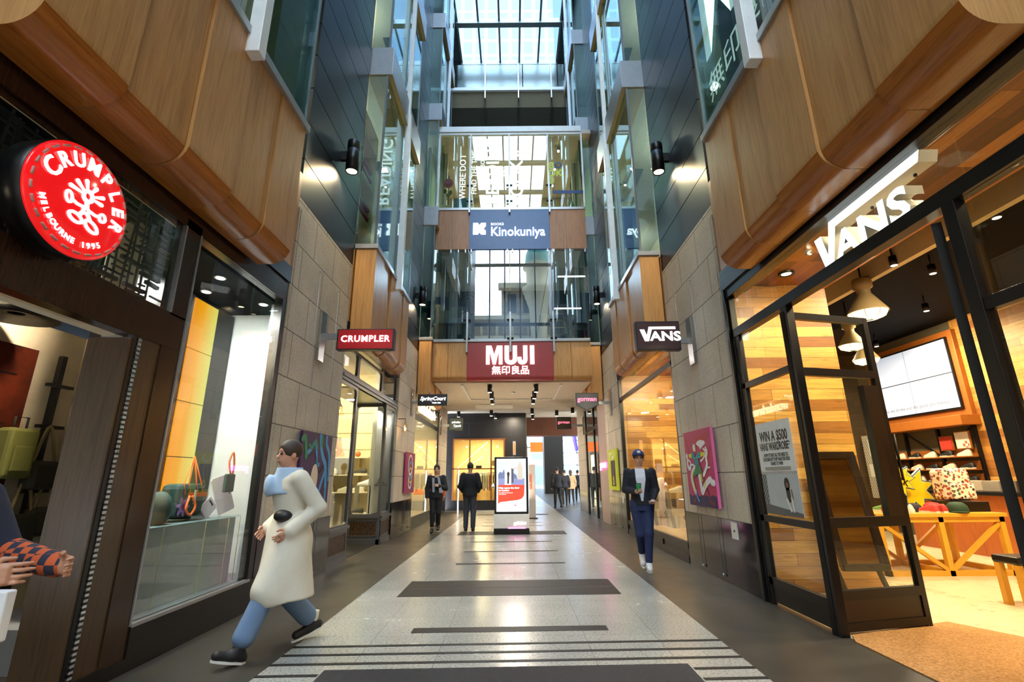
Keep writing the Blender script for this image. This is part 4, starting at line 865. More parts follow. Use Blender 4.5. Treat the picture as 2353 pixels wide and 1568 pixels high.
t=thing('downlight','round black-rimmed downlight in the timber plank ceiling','downlight',(3.65,5.96,3.93)); B().lathe((3.65,5.96,3.93),[(.0,.02),(.06,.018),(.07,.0),(.1,-.004),(.1,.02)]).build('bezel',m_blackm,t); B().cyl((3.65,5.96,3.945),(3.65,5.96,3.935),.06).build('lens',emit('downlight_lens','FFF2DA',6),t)
t=thing('sprinkler_head','white sprinkler rose in the timber plank ceiling beside the downlight','sprinkler',(3.55,5.3,3.9)); B().lathe((3.55,5.3,3.91),[(.05,.04),(.05,.03),(.015,.02),(.012,0),(.035,-.01),(0,-.015)],14).build('rose',m_wht,t)
def pendant(x,y,z,label,s=1.):
    t=thing('industrial_pendant',label,'lamp',(x,y,z)); mm=plain('worn_tan_enamel','8E7B55',.5)
    B().lathe((x,y,z),[(.0,.52*s),(.12*s,.52*s),(.13*s,.5*s),(.13*s,.38*s),(.09*s,.35*s),(.09*s,.28*s),(.14*s,.2*s),(.26*s,.0),(.27*s,-.02*s),(.25*s,-.01*s),(.1*s,.2*s)],28).build('bell_shade',mm,t)
    B().lathe((x,y,z-.02*s),[(.25*s,.0),(.22*s,-.06*s),(.12*s,-.1*s),(0,-.11*s)],24).build('glowing_lens',emit('pendant_lens','FFDFA0',5),t)
    m=B()
    for a in range(8): a=2*PI*a/8; m.tube([(x+.26*s*math.cos(a),y+.26*s*math.sin(a),z-.02*s),(x+.22*s*math.cos(a),y+.22*s*math.sin(a),z-.09*s),(x,y,z-.14*s)],.005,5)
    m.build('wire_guard',m_blackm,t); B().cyl((x,y,z+.5*s),(x,y,4.5),.012,n=8).build('chain',m_blackm,t)
pendant(5.35,6.9,3.72,'tan bell-shaped industrial pendant, largest and nearest of the three'); pendant(6.25,8.6,3.66,'tan industrial pendant, upper of the two seen through the door glass',.85); pendant(7.2,9.6,3.62,'tan industrial pendant, lower and farther of the two beyond the door',.9)
# video wall
t=thing('video_wall','large pale blue four-panel screen in a timber surround over the shelving','screen',(9.2,11,2.6)); B().box(9.2,9.31,9.75,12.35,2.5,4.3).build('timber_surround',plain('warm_timber','9C5C20',.45),t,.01); B().box(9.15,9.2,9.87,12.17,2.64,4.16).build('bezel',m_blackm,t)
for a,b in ((9.9,11.01),(11.03,12.14)):
    for c_,d_ in ((2.68,3.39),(3.41,4.12)): B().box(9.14,9.15,a,b,c_,d_).build('screen',emit('pale_screen','BCCDE6',.45),t)
m=B(); textm(m,RF(11.0,2.82,9.138),'So we broke out the good shit (bleep)',.115,0,0,0,.002); m.build('caption',plain('caption_grey','6A7684',.6),t)
B().box(8.9,9.3,9.7,12.4,2.3,2.5).build('timber_beam',MATS['warm_timber'],t,.01)
# shelving with shoes
t=thing('shoe_wall','timber shoe shelving on the far wall under the video wall','shelving',(9.2,11,.9))
for i,(y0,y1) in enumerate(((9.9,10.7),(10.78,11.6),(11.68,12.5))):
    for z in (1.2,1.45,1.7): B().box(9.0,9.3,y0,y1,z-.02,z).build('shelf',MATS['warm_timber'],t); B().box(9.27,9.3,y0,y1,z,z+.16).build('back_board',MATS['warm_timber'],t)
m=B()
for y in (9.86,10.74,11.64,12.54): m.box(9.24,9.3,y-.025,y+.025,.0,2.4)
m.bar((9.25,9.86,2.3),(9.25,10.74,1.75),.03); m.bar((9.25,11.64,2.3),(9.25,10.8,1.75),.03); m.build('upright',m_blackm,t)
for z,zz in ((1.7,'top'),(1.45,'middle'),(1.2,'bottom')):
    for j in range(6):
        y=10.05+j*.42; mt=(m_shs,m_shw)[(j+int(z*10))%2]
        shoe_mesh((9.12,y,z),1.1,PI/2,mt,'sneaker displayed on the %s timber shelf under the video wall'%zz,group='sneakers on the %s timber shelf'%zz)
for y,z,w,h,c,lb in ((10.5,1.98,.32,.3,'C43A2A','red framed poster on the shelving uprights beside the white poster'),(10.1,2.02,.34,.36,'E8E0D2','white and orange checked poster on the shelving, right of the red one')):
    t=thing('framed_poster',lb,'poster',(9.2,y,z-h/2)); B().box(9.19,9.22,y-w/2,y+w/2,z-h/2,z+h/2).build('frame',MATS['warm_timber'],t); B().box(9.18,9.19,y-w/2+.02,y+w/2-.02,z-h/2+.02,z+h/2-.02).build('print',plain('poster_'+c,c,.6),t)
    if c[0]=='E': B().box(9.175,9.18,y-w/2+.03,y+.0,z-h/2+.03,z-.02).build('check_print',checker('red_check','D9604A','E8E0D2','yzx',18),t)
t=thing('poster_panel','white perforated poster board with printed cards left of the shelving','poster',(9.1,12.2,.9)); B().box(8.9,8.95,11.9,12.6,.8,2.3).build('board',checker('mini_check','D8D2C4','6E675C','yzx',30),t); B().box(8.89,8.9,12.0,12.4,1.8,2.2).box(8.89,8.9,12.05,12.5,1.3,1.6).build('card',m_white,t)
# counter
t=thing('service_counter','reddish timber service counter with black top behind the table','counter',(8.4,9.4,0)); B().box(8.05,8.6,6.9,10.4,0,1.0).build('timber_front',oak('red_timber','B0622A','8E4A1C','xyz',.35),t); B().box(7.98,8.65,6.85,10.45,1.0,1.06).build('counter_top',m_blackm,t,.005)
for i,(y,z,c,lb) in enumerate(((8.0,1.06,'2A2420','black till box on the counter'),(8.6,1.06,'8A8478','grey shoe box on the counter'),(9.2,1.06,'C8C0B0','cream folded cloth stack on the counter'))):
    o=B().box(8.1,8.4,y-.16,y+.16,z,z+.18).build('counter_box',plain('cb_'+c,c,.6),None,.01); tag(o,lb,'box')
# trestle tables
m_pine=plain('yellow_pine','D8A032',.4)
def trestle(x0,x1,y0,y1,h,label):
    t=thing('display_table',label,'table',((x0+x1)/2,(y0+y1)/2,0)); q=.07
    B().box(x0-.03,x1+.03,y0-.03,y1+.03,h-.05,h).build('table_top',m_pine,t,.004)
    xm=(x0+x1)/2
    for x in (x0+q/2,xm,x1-q/2):
        for y in (y0+q/2,y1-q/2): B().box(x-q/2,x+q/2,y-q/2,y+q/2,0,h-.05).build('leg',m_pine,t)
    m=B()
    for y in (y0+q/2,y1-q/2): m.box(x0,x1,y-q/2,y+q/2,0,q); m.box(x0,x1,y-q/2,y+q/2,h-.05-q,h-.05)
    for x in (x0+q/2,xm,x1-q/2): m.box(x-q/2,x+q/2,y0,y1,0,q)
    split(m,'rail',m_pine,t)
    m=B()
    for y in (y0+q/2,y1-q/2): m.bar((x0+q,y,h-.14),(xm-.03,y,q),.05,.05,(0,1,0)); m.bar((x1-q,y,h-.14),(xm+.03,y,q),.05,.05,(0,1,0))
    split(m,'diagonal_brace',m_pine,t)
    return t
trestle(5.15,6.95,7.3,8.25,.82,'yellow pine display table with diagonal braces, in front of the counter')
trestle(4.7,5.6,8.7,9.5,.78,'second yellow pine display table, behind the open door glass')
H=.82
def nil(): pass
def burst(cx,y,cz,R1,R2,n,label,ph=0):
    t=thing('starburst_sign',label,'sign',(cx,y,H)); ff=frame((cx,y,cz),'front')
    P=[((R1 if i%2==0 else R2)*math.cos(ph+PI*i/n),(R1 if i%2==0 else R2)*math.sin(ph+PI*i/n)) for i in range(2*n)]
    m=B(); flat(m,ff,[(x*1.08,z*1.08) for x,z in P],-.05,.05); m.build('black_edge',m_blackm,t); B().box(cx-.04,cx+.04,y,y+.1,H,cz-R2+.06).build('foot',m_blackm,t); m=B(); flat(m,ff,P,.0,.004); m.build('pale_edge',plain('pale_blue_edge','9CC8D8',.5),t); m=B(); flat(m,ff,[(x*.93,z*.93) for x,z in P],.004,.004); m.build('yellow_face',plain('burst_yellow','E8CC14',.5),t); return t
burst(6.28,7.95,1.13,.34,.19,8,'large yellow starburst board on the pine table',.3)
t=burst(5.88,7.7,1.28,.25,.14,9,'small yellow starburst board with black slanted letters',.1); m=B(); textm(m,frame((5.88,7.69,1.26),'front'),'KICK',.13,0,0,0,.004,.003,.9,rot=-.35); m.build('letters',m_blackm,t)
k=N('spotted_cream_canvas',.8); vo=k.n('TexVoronoi'); vo.inputs['Scale'].default_value=22; k.l(k.co(),vo.inputs[0]); c2=k.ramp(k.noise(k.co(),9,2),[(.35,'2A2A2E'),(.5,'B8502E'),(.65,'3E5A48')]); k.color(k.mix(k.ramp(vo.outputs['Distance'],[(.42,(1,1,1)),(.5,(0,0,0))]),'EFE6D0',c2))
t=thing('patterned_backpack','cream backpack with coloured spots on a black box on the pine table','backpack',(6.75,7.75,H+.14)); B().box(6.52,6.92,7.62,7.92,H+.15,H+.62).build('bag_body',k.m,t,.06); B().box(6.54,6.9,7.56,7.64,H+.17,H+.4).build('front_pocket',k.m,t,.03)
o=B().box(6.5,6.98,7.5,7.95,H,H+.14).build('riser_box',m_blackm,None,.005); tag(o,'black riser box under the spotted backpack','box')
def capp(c,col,label,yaw=0,s=1.):
    t=thing('baseball_cap',label,'cap',c); x,y,z=c; mt=plain('cap_'+col,col,.8); m=B()
    m.lathe(c,[(.095*s,0),(.1*s,.03*s),(.09*s,.075*s),(.06*s,.105*s),(0,.115*s)],18); m.build('crown',mt,t); P=[(x+(.09+.075*math.sin(PI*i/8))*s*math.cos(yaw)-(-.08+.02*i)*s*math.sin(yaw),y+(.09+.075*math.sin(PI*i/8))*s*math.sin(yaw)+(-.08+.02*i)*s*math.cos(yaw),z+.01) for i in range(9)]+[(x+.07*s*math.cos(yaw),y+.07*s*math.sin(yaw),z+.015)]
    B().prism(P,(0,0,.008)).build('brim',mt,t); return t
capp((6.42,7.42,H),'24402A','dark green cap at the front edge of the pine table',-PI/2-.5,1.3); capp((6.22,7.6,H),'B3282C','red cap between the green and black caps on the pine table',PI,1.2); capp((5.95,7.62,H),'1E1C20','black and red cap behind the shoes on the pine table',PI,1.1)
for i,(x,y,c,lb) in enumerate(((5.5,7.45,'C8322C','red patterned sneaker at the left front of the pine table'),(5.75,7.42,'D8D2C8','white and red sneaker, second from left on the pine table'),(6.0,7.42,'C24038','red and white sneaker beside the dark green cap'),(5.6,7.75,'5A8A3C','green checked sneaker behind the red ones'),(5.85,7.9,'2A2A2C','black and white checked sneaker in front of the small starburst'),(6.15,7.42,'B8352C','red low sneaker touching the dark green cap'))):
    shoe_mesh((x,y,H),1.05,(i*.9)%3,plain('shoe_'+c,c,.7),lb)
for i,(x,c,lb) in enumerate(((4.9,'E8E4DC','white folded shirt on the second pine table'),(5.15,'C23028','red folded shirt on the second pine table'),(5.4,'E4E0D6','white folded shirt at the right end of the second pine table'))):
    o=B().box(x-.1,x+.1,8.85,9.15,.78,.86).build('folded_shirt',plain('fold_'+c,c,.8),None,.02); tag(o,lb,'shirt')
t=thing('stool','pine stool with black padded seat at the right frame edge','stool',(5.75,5.85,0)); B().box(5.3,5.9,5.55,5.85,.42,.5).build('seat',m_blackm,t,.02)
for x in (5.34,5.86):
    for y in (5.59,5.81): B().box(x-.03,x+.03,y-.03,y+.03,0,.42).build('leg',m_pine,t)
B().box(5.36,5.84,5.57,5.62,.0,.05).build('rail',m_pine,t); B().bar((5.37,5.6,.38),(5.84,5.6,.05),.04).build('diagonal_brace',m_pine,t)
t=thing('standing_mirror','black framed standing mirror seen through the open door glass','mirror',(4.2,6.05,0))
m=B(); m.bar((3.72,5.95,.35),(3.72,6.2,1.62),.06); m.bar((4.2,5.95,.35),(4.2,6.2,1.62),.06); m.bar((3.7,6.2,1.6),(4.22,6.2,1.6),.07); m.bar((3.7,5.95,.35),(4.22,5.95,.35),.07); m.bar((3.72,6.15,.4),(3.72,5.95,.0),.04); m.bar((4.2,6.15,.4),(4.2,5.95,.0),.04); m.build('frame',m_blackm,t); B().prism([(3.75,5.97,.38),(4.17,5.97,.38),(4.17,6.19,1.58),(3.75,6.19,1.58)],(0,.01,0)).build('mirror_glass',plain('mirror_face','C8C8C8',.04,1.),t)
# clothes rail behind the door
def rail(x0,x1,y,z,n,label,seed,grp):
    t=thing('clothes_rail',label,'rack',((x0+x1)/2,y,0)); B().cyl((x0,y,z),(x1,y,z),.012,n=8).build('rail_tube',m_steel,t); B().cyl((x0,y,0),(x0,y,z),.012,n=8).cyl((x1,y,0),(x1,y,z),.012,n=8).build('upright',m_steel,t)
    random.seed(seed)
    for i in range(n):
        x=x0+.05+(x1-x0-.1)*i/(n-1); c=random.choice(['24262C','3A4A38','6A5A40','8A3030','D8D2C4','2E3A58','55504A']); h=random.uniform(.55,.8); m=B()
        m.prism([(x,y-.05,z-.03),(x,y+.05,z-.03),(x,y+.2,z-.1),(x,y+.19,z-h),(x,y-.19,z-h),(x,y-.2,z-.1)],(.035,0,0)); o=m.build('hanging_garment',plain('cloth_'+c,c,.85),None,.008); tag(o,'garment hanging on the '+grp,'clothing','clothes on the '+grp)
rail(4.7,6.6,10.8,1.55,16,'chrome clothes rail behind the open door glass',5,'chrome rail in the skate shop')
o=B().box(4.8,6.6,11.0,11.06,1.95,2.02).build('tube_light',emit('tube_white','FFF6E8',9)); tag(o,'white fluorescent tube over the clothes rail in the skate shop','light'); B().cyl((4.9,11.03,2.02),(4.9,11.03,4.5),.006,n=6).cyl((6.5,11.03,2.02),(6.5,11.03,4.5),.006,n=6).build('suspension_wire',m_steel,o)
o=B().box(5.3,5.75,12.8,12.88,1.8,3.6).build('checker_banner',checker('black_tan_check','C09A5A','2A2218','xzy',9)); tag(o,'tall black and tan checkered banner on the far skate shop wall','banner')
# poster on the side pane
t=thing('window_poster','white and grey prize poster taped inside the side pane of the shop','poster',(XR+.025,5.3,.95)); f=RF(5.74,.95,XR+.02); W_,H_=.72,.98
m=B(); flat(m,f,[(0,0),(W_,0),(W_,H_),(0,H_)],0,.003); m.build('sheet',plain('poster_pale_grey','DDE3E6',.5),t)
m=B(); textm(m,f,'WIN A $500',.15,W_/2,H_-.16,.004,.001,.004,.72); textm(m,f,'VANS WARDROBE*',.115,W_/2,H_-.27,.004,.001,.003,.62)
for i,s_ in enumerate(("HOW? IT'S EASY, ALL YOU NEED TO","DO IS SIGN UP TO MY VANS FOR YOUR","CHANCE TO WIN!")): textm(m,f,s_,.052,W_/2,H_-.36-.045*i,.004,.001,.001,.58)
for i in range(3): flat(m,f,[(.1,H_-.49-.014*i),(.62,H_-.49-.014*i),(.62,H_-.485-.014*i),(.1,H_-.485-.014*i)],.004,.001)
m.build('printed_text',m_shs,t); m=B(); flat(m,f,[(0,.42),(W_,.42),(W_,.45),(0,.45)],.004,.001); m.build('check_strip',checker('bw_check','F0F0F0','141414','yzx',60),t)
m=B(); flat(m,f,[(.1,.1),(W_,.04),(W_,.42),(.1,.42)],.004,.001); m.build('photo_wall',plain('photo_wall_grey','B4BEC4',.5),t); m=B(); flat(m,f,[(0,0),(W_,0),(W_,.04),(.1,.1),(0,.1)],.004,.001); m.build('photo_ground',plain('photo_ground','5A5C5E',.5),t); m=B(); flat(m,f,[(0,.1),(.1,.1),(.1,.42),(0,.42)],.004,.001); m.build('photo_fence',checker('fence_check','8C9498','2A2C30','yzx',40),t)
m=B(); flat(m,f,ell(.5,.32,.05,.065,14),.006,.001); stroke(m,f,[(.5,.26),(.51,.17)],.07,.006,.001); m.build('photo_figure_dark',m_shs,t); m=B(); stroke(m,f,[(.47,.16),(.52,.06)],.035,.008,.001); stroke(m,f,[(.56,.18),(.57,.06)],.035,.008,.001); m.build('photo_trousers',m_white,t); m=B(); flat(m,f,ell(.505,.31,.018,.028,10),.008,.001); stroke(m,f,[(.58,.18),(.57,.26)],.018,.008,.001); m.build('photo_skin',plain('brown_skin','8A5A40',.6),t)
# ============================================================ RIGHT 2: display window with mannequin
Y0,Y1=8.4,12.82
SF=thing('shopfront','black framed display window with timber plank backdrop and faceted plinths','shopfront',(XR,10.6,0))
m=B(); m.box(XR-.0,XR+.08,Y0,Y0+.07,0,3.95); m.box(XR-.01,XR+.08,Y1-.09,Y1,0,3.95); m.box(XR,XR+.07,Y0,Y1,3.27,3.36); m.box(XR-.01,XR+.08,Y0,Y1,3.83,3.95); m.box(XR,XR+.07,Y0,Y1,0,.12); m.box(XR,XR+.07,Y0,Y1,.22,.32); m.box(XR+.02,XR+.05,Y0,Y1,.1,.25)
for y in (9.9,11.4): m.box(XR,XR+.06,y-.03,y+.03,.1,.25)
m.build('frame',m_blackm,SF,.004); B().box(XR+.03,XR+.04,Y0,Y1,.3,3.9).build('pane',m_glass,SF)
sb('floor_display_window',B().box(XR+.08,5.3,Y0,12.8,0,.3),planks('light_deck_planks','yxz',['C89A5A','D8AE6C','BE8E4E'],.16,1.2,.35)); sb('wall_display_planks',B().box(XR+.07,4.32,12.75,12.85,.3,4),m_pl); sb('wall_display_side',B().box(4.32,4.42,Y0-.1,12.85,.3,4),plain('display_side_wall','A88A5C',.6)); sb('wall_display_near',B().box(XR+.14,4.42,8.2,8.3,.3,4),m_ply); sb('ceiling_display_window',B().box(XR+.08,4.42,8.3,12.8,3.95,4.05),m_plc)
lamp('AREA',(3.6,11.3,3.85),100,WARM,.8,aim=(3.6,12.2,1)); lamp('AREA',(3.5,9.6,3.85),60,WARM,.6,aim=(3.6,11,0.5))
o=B().box(4.29,4.32,11.7,12.3,2.7,3.8).build('checker_banner',checker('tan_check2','D2B070','5A4424','yzx',8)); tag(o,'hanging checkered banner high in the mannequin display window','banner')
t=thing('display_poster','tall grey product poster at the right inside the mannequin display window','poster',(4.29,11.7,.9)); B().box(4.27,4.3,11.3,12.4,1.6,2.65).build('upper_print',plain('greige_print','8A7C68',.6),t); B().box(4.27,4.3,11.3,12.4,.75,1.55).build('lower_print',plain('pink_beige_print','C09C80',.6),t); B().box(4.26,4.3,11.3,12.4,1.55,1.6).build('bar',m_blackm,t); m=B(); textm(m,RF(11.8,2.2,4.265),'PAS',.3,0,0,0,.003,.012,rot=-.2); m.build('letters',m_shs,t)
def facet(x0,x1,y0,y1,z0,z1,label):
    t=thing('faceted_plinth',label,'plinth',((x0+x1)/2,(y0+y1)/2,z0)); B().box(x0,x1,y0,y1,z0,z1).build('block',plain('plinth_cream','DCCDB4',.5),t); f=frame((x0,y0,z0),'front'); w_,h_=x1-x0,z1-z0
    fr=RF(y1,z0,x0); d_=y1-y0
    cols=[('plinth_grey','6E6558'),('plinth_tan','BFA488'),('plinth_pink','D0B296')]
    tri=[([(0,.98),(.35,.98),(.3,.55),(.05,.6)],0),([(.6,.98),(1,.98),(.9,.5),(.45,.6)],2),([(1,.45),(.6,.3),(1,0)],0),([(0,0),(.2,.0),(.1,.4),(0,.3)],0),([(.3,.35),(.5,.35),(.4,0),(.25,0)],1)]
    for P,ci in tri:
        m=B(); flat(m,f,[(a*w_,b*h_) for a,b in P],.0,.003); flat(m,fr,[(a*d_,b*h_) for a,b in P],.0,.003); m.build('facet_print',plain(*cols[ci]+(.5,)),t)
facet(3.36,3.72,10.9,11.3,.3,1.02,'taller front faceted plinth with grey triangles, right'); facet(3.16,3.5,11.5,11.9,.3,1.2,'rear faceted plinth with grey triangles, left')
shoe_mesh((3.54,11.05,1.02),1.1,PI-.3,m_shw,'white sneaker on the front faceted plinth'); shoe_mesh((3.33,11.65,1.2),1.1,PI-.3,m_shw,'cream sneaker on the rear faceted plinth')
# ============================================================ RIGHT 3: fashion shop with perforated panel
Y0,Y1=14.95,19.3
SF=thing('shopfront','mauve perforated screen and dark glass doors of the fashion shop, right side','shopfront',(XR,17,0))
k=N('mauve_perforated',.4); vo=k.n('TexVoronoi'); vo.inputs['Scale'].default_value=7; k.l(k.co(),vo.inputs[0]); k.color(k.ramp(vo.outputs['Distance'],[(.06,'E8E0E0'),(.09,'A08C8A')])); B().box(XR,XR+.06,Y0,16.3,0,3.95).build('perforated_panel',k.m,SF)
m=B(); 
for y in (16.35,17.3,19.2): m.box(XR,XR+.08,y-.04,y+.04,0,3.95)
m.box(XR,XR+.08,16.3,Y1,2.95,3.05); m.box(XR,XR+.08,16.3,Y1,3.85,3.95); m.build('frame',m_blackm,SF); B().box(XR+.03,XR+.04,16.3,Y1,0,3.9).build('pane',m_coat,SF)
sb('wall_fashion_shop',B().box(6,6.1,Y0,Y1,0,4).box(XR+.14,6,Y1+.1,Y1+.2,0,4).box(XR+.14,6,Y0-.2,Y0-.1,0,4),m_cream); sb('floor_fashion_shop',B().box(XR+.08,6,Y0,Y1,-.1,.01),m_vfloor); sb('ceiling_fashion_shop',B().box(XR+.1,6,Y0,Y1,4,4.1),m_shopblk)
lamp('AREA',(4.5,17,3.9),70,WARM,1.5,aim=(4.5,17,0))
k=emit('pink_neon','FF5AC0',7)
t=thing('neon_sign','pink neon script glowing on the mauve perforated screen','sign',(XR-.03,15.6,1.6)); m=B(); textm(m,RF(15.6,1.72,XR-.02),'gorman',.34,0,0,0,.02,.0,1.0); m.build('neon_letters',k,t)
t=thing('dress_stand','pink dress on a stand inside the fashion shop glass','clothing',(3.2,18.2,0)); B().lathe((3.2,18.2,.5),[(.22,0),(.2,.3),(.12,.6),(.16,.85),(.08,1.0)],16).build('dress',plain('pink_dress','C86A86',.8),t); B().cyl((3.2,18.2,0),(3.2,18.2,.6),.02).build('pole',m_steel,t); B().lathe((3.2,18.2,1.5),[(.12,0),(.14,.2),(.1,.4)],12).build('yellow_top',plain('yellow_top','B8B428',.8),t)
# ============================================================ wall lights on the dark cladding
def updown(s,y,z,label):
    x=X(s)-s*.2; t=thing('wall_light',label,'lamp',(X(s)-s*.1,y,z))
    B().lathe((x,y,z),[(.0,.58),(.1,.58),(.105,.57),(.105,.42),(.1,.415),(.105,.41),(.105,.0),(.09,0),(.085,.04),(0,.04)],28).build('cylinder_housing',m_blackm,t)
    B().boxc((X(s)-s*.06,y,z+.3),(.14,.07,.16)).build('bracket',m_blackm,t); B().cyl((x,y,z+.02),(x,y,z+.012),.085).build('lens',emit('wall_lens','FFE6B0',10),t); B().cyl((x,y,z+.585),(x,y,z+.58),.06).build('top_lens',emit('wall_lens','FFE6B0',10),t)
    lamp('SPOT',(x,y,z-.01),75,(1,.78,.45),.05,aim=(X(s)+s*.02,y-.12,z-1.),spot=130); lamp('SPOT',(x,y,z+.6),22,(1,.78,.45),.04,aim=(X(s)+s*.05,y,z+2.),spot=60)
updown(-1,7.0,6.3,'black cylinder wall light glowing on the nearest left dark cladding'); updown(1,7.45,6.55,'black cylinder wall light glowing on the nearest right dark cladding')
updown(-1,13.5,6.3,'black cylinder wall light on the far left cladding beside the bridge'); updown(1,14.1,6.5,'black cylinder wall light on the far right cladding beside the bridge')
# ============================================================ projecting blade signs
def blade(s,y,x0,x1,z0,z1,col,label,shape='rect',th=.12,pz=(3.02,3.78),arm=None,fc='2A2628'):
    t=thing('blade_sign',label,'sign',(X(s),y,z0))
    xi,xo=(x0,x1)
    if shape=='rect': P=[(xi,z0),(xo,z0),(xo,z1),(xi,z1)]
    else: P=[(xi,z0+.17),((xi+xo)/2,z0),(xo,z0+.17),(xo,z1),(xi,z1)]
    cx=(xi+xo)/2; cz=(z0+z1)/2
    cs_=B().prism([(a,y,b) for a,b in P],(0,th,0)).build('case',plain('case_'+fc,fc,.4),t,.006)
    pass
    B().prism([(cx+(a-cx)*.94,y-.004,cz+(b-cz)*.9) for a,b in P],(0,.004,0)).build('face',plain('face_'+col,col,.35),cs_)
    az=(pz[0]+pz[1])/2; xe=xi if s<0 else xo
    B().box(min(xe,X(s)),max(xe,X(s)),y+th/2-.02,y+th/2+.02,az-.045,az+.045).build('arm',m_steel,t); B().box(min(X(s),X(s)-s*.045),max(X(s),X(s)-s*.045),y-.05,y+th+.03,*pz).build('wall_plate',plain('polished_plate','C8C4BE',.12,.9),t,.004)
    return t
t=blade(-1,6.85,-2.6,-1.75,3.18,3.5,'C8242A','red projecting blade sign with a black edge and white hand-drawn capitals'); m=B(); textm(m,FR(-2.175,6.842,3.34),'CRUMPLER',.135,0,0,0,.006,.003,1.0,space=1.12); m.build('lettering',m_let,t)
t=blade(1,7.25,1.93,2.62,3.24,3.71,'4A3134','plum projecting blade sign with chunky white lettering on the right',fc='2A1E20'); m=B()
f=FR(1.99,7.242,3.38); flat(m,f,[(0,.19),(.07,.19),(.105,.09),(.145,.235),(.56,.235),(.56,.195),(.19,.195),(.13,0),(.07,0)],0,.006); textm(m,f,'ANS',.205,.16,.075,0,.006,.006,1.2,align='LEFT',space=1.02); m.build('lettering',m_let,t)
t=blade(-1,13.5,-2.68,-1.85,3.31,3.63,'38393D','dark grey projecting blade sign with white script on the left'); m=B(); textm(m,FR(-2.26,13.492,3.5),'SpringCourt',.15,0,0,0,.005,.003,.95,shear=.3); textm(m,FR(-2.15,13.492,3.38),'PARIS 1936',.05,0,0,0,.005,.002); m.build('lettering',m_let,t)
t=blade(1,13.8,1.79,2.45,3.17,3.68,'55565B','grey shield-shaped blade sign with pink lettering, nearer of the two pink-lettered signs','shield'); m=B(); textm(m,FR(2.12,13.792,3.5),'gorman',.18,0,0,0,.005,.004); m.build('lettering',emit('pink_lit','FF7A9A',1.1),t)
t=blade(-1,19.0,-2.5,-1.97,3.13,3.62,'5C6B66','grey-green square blade sign under the bridge on the left',pz=(2.95,3.7)); m=B(); textm(m,FR(-2.24,18.992,3.44),'atheles',.12,0,0,0,.005,.001,shear=.3); textm(m,FR(-2.2,18.992,3.3),'Typals',.12,0,0,0,.005,.001,shear=.3); m.build('lettering',m_let,t)
t=blade(1,19.4,1.72,2.3,3.18,3.66,'3A3022','dark brown square sign with pink lettering under the bridge, farther of the pink-lettered signs',pz=(2.95,3.7)); m=B(); textm(m,FR(2.01,19.392,3.45),'gorman',.155,0,0,0,.005,.002); m.build('lettering',emit('pink_lit','FF7A9A',1.1),t)
# ============================================================ canvases hung on wires
def canvas(s,y0,y1,z0,z1,bg,label,edge,wires,top=4.3):
    x=X(s)-s*.035; t=thing('canvas_painting',label,'painting',(x,(y0+y1)/2,z0)); xf=X(s)-s*.075
    B().box(min(xf,X(s)-s*.036),max(xf,X(s)-s*.036),y0,y1,z0,z1).build('stretched_canvas',plain('paint_'+edge,edge,.6),t)
    f=(LF(y0,z0,xf) if s<0 else RF(y1,z0,xf)); m=B(); flat(m,f,[(0,0),(y1-y0,0),(y1-y0,z1-z0),(0,z1-z0)],0,.002); m.build('painted_ground',plain('paint_'+bg,bg,.6),t)
    m=B()
    for wy in wires: m.cyl((X(s)-s*.03,wy,.1),(X(s)-s*.03,wy,top),.003,n=6); m.lathe((X(s)-s*.03,wy,.06),[(.0,0),(.014,.01),(.014,.04),(0,.05)],8); m.lathe((X(s)-s*.03,wy,top),[(.0,0),(.014,.01),(.014,.04),(0,.05)],8)
    split(m,'hanging_wire',m_steel,t); return t,f
t,f=canvas(1,6.85,7.93,.93,2.02,'B8285E','magenta canvas of a dancing figure over purple waves on the right pilaster','F472B0',(7.06,7.78))
Wd,Hd=1.08,1.09
def A(x,y):
    u=.5;v=.5
    for _ in range(6): v=(y-(245-75*u))/(965+150*u); u=(x-(120+105*v))/(360+30*v)
    uu=u*1.0/(1.0+.13*(1-u)) if False else u+ .04*u*(1-u)*-1
    return (uu*Wd,(1-v)*Hd)
def part(nm,c,polys=(),strokes=(),d=.003):
    m=B()
    for P in polys: flat(m,f,[A(*p) for p in P],d,.001)
    for P,w_ in strokes: stroke(m,f,smoothpts([A(*p) for p in P],4),w_/340,d,.001,5)
    m.build(nm,plain('paint_'+c,c,.6),t)
part('waves','2C1654',[[(214,1080),(235,1075),(262,1105),(290,1090),(320,1110),(370,1120),(400,1095),(430,1115),(460,1100),(500,1130),(545,1105),(592,1130),(612,1283),(228,1208)]])
part('red_shapes','B02030',[[(305,400),(315,310),(380,290),(430,250),(465,262),(470,320),(420,345),(375,350)]],[([(160,350),(185,430),(205,520)],16),([(500,450),(485,520),(480,590)],14)])
part('brown_shadow','7A1E22',(),[([(400,820),(430,930),(425,980)],28),([(470,1010),(500,1100),(520,1190),(570,1222)],18),([(312,1090),(318,1160),(292,1172)],16)],.004)
part('white_figure','E8E4EA',[[(275,398),(300,408),(308,500),(285,502),(268,450)],[(312,400),(340,360),(375,345),(425,360),(440,400),(405,440),(380,482),(362,440),(330,415)]],[([(185,560),(192,620),(198,690),(220,735),(242,730),(240,700)],20),([(205,615),(235,645),(250,680),(285,688)],10),([(175,530),(172,570),(190,600)],7),([(412,468),(438,500),(440,540)],9),([(445,470),(462,520),(455,600),(468,680),(455,760),(430,830)],20),([(440,560),(415,610),(385,640)],10),([(455,740),(505,730)],8),([(312,715),(262,800),(262,890),(300,1010),(325,1065)],26),([(368,820),(392,960),(416,1060),(445,990),(480,930),(512,895),(530,930),(560,945)],30)],.006)
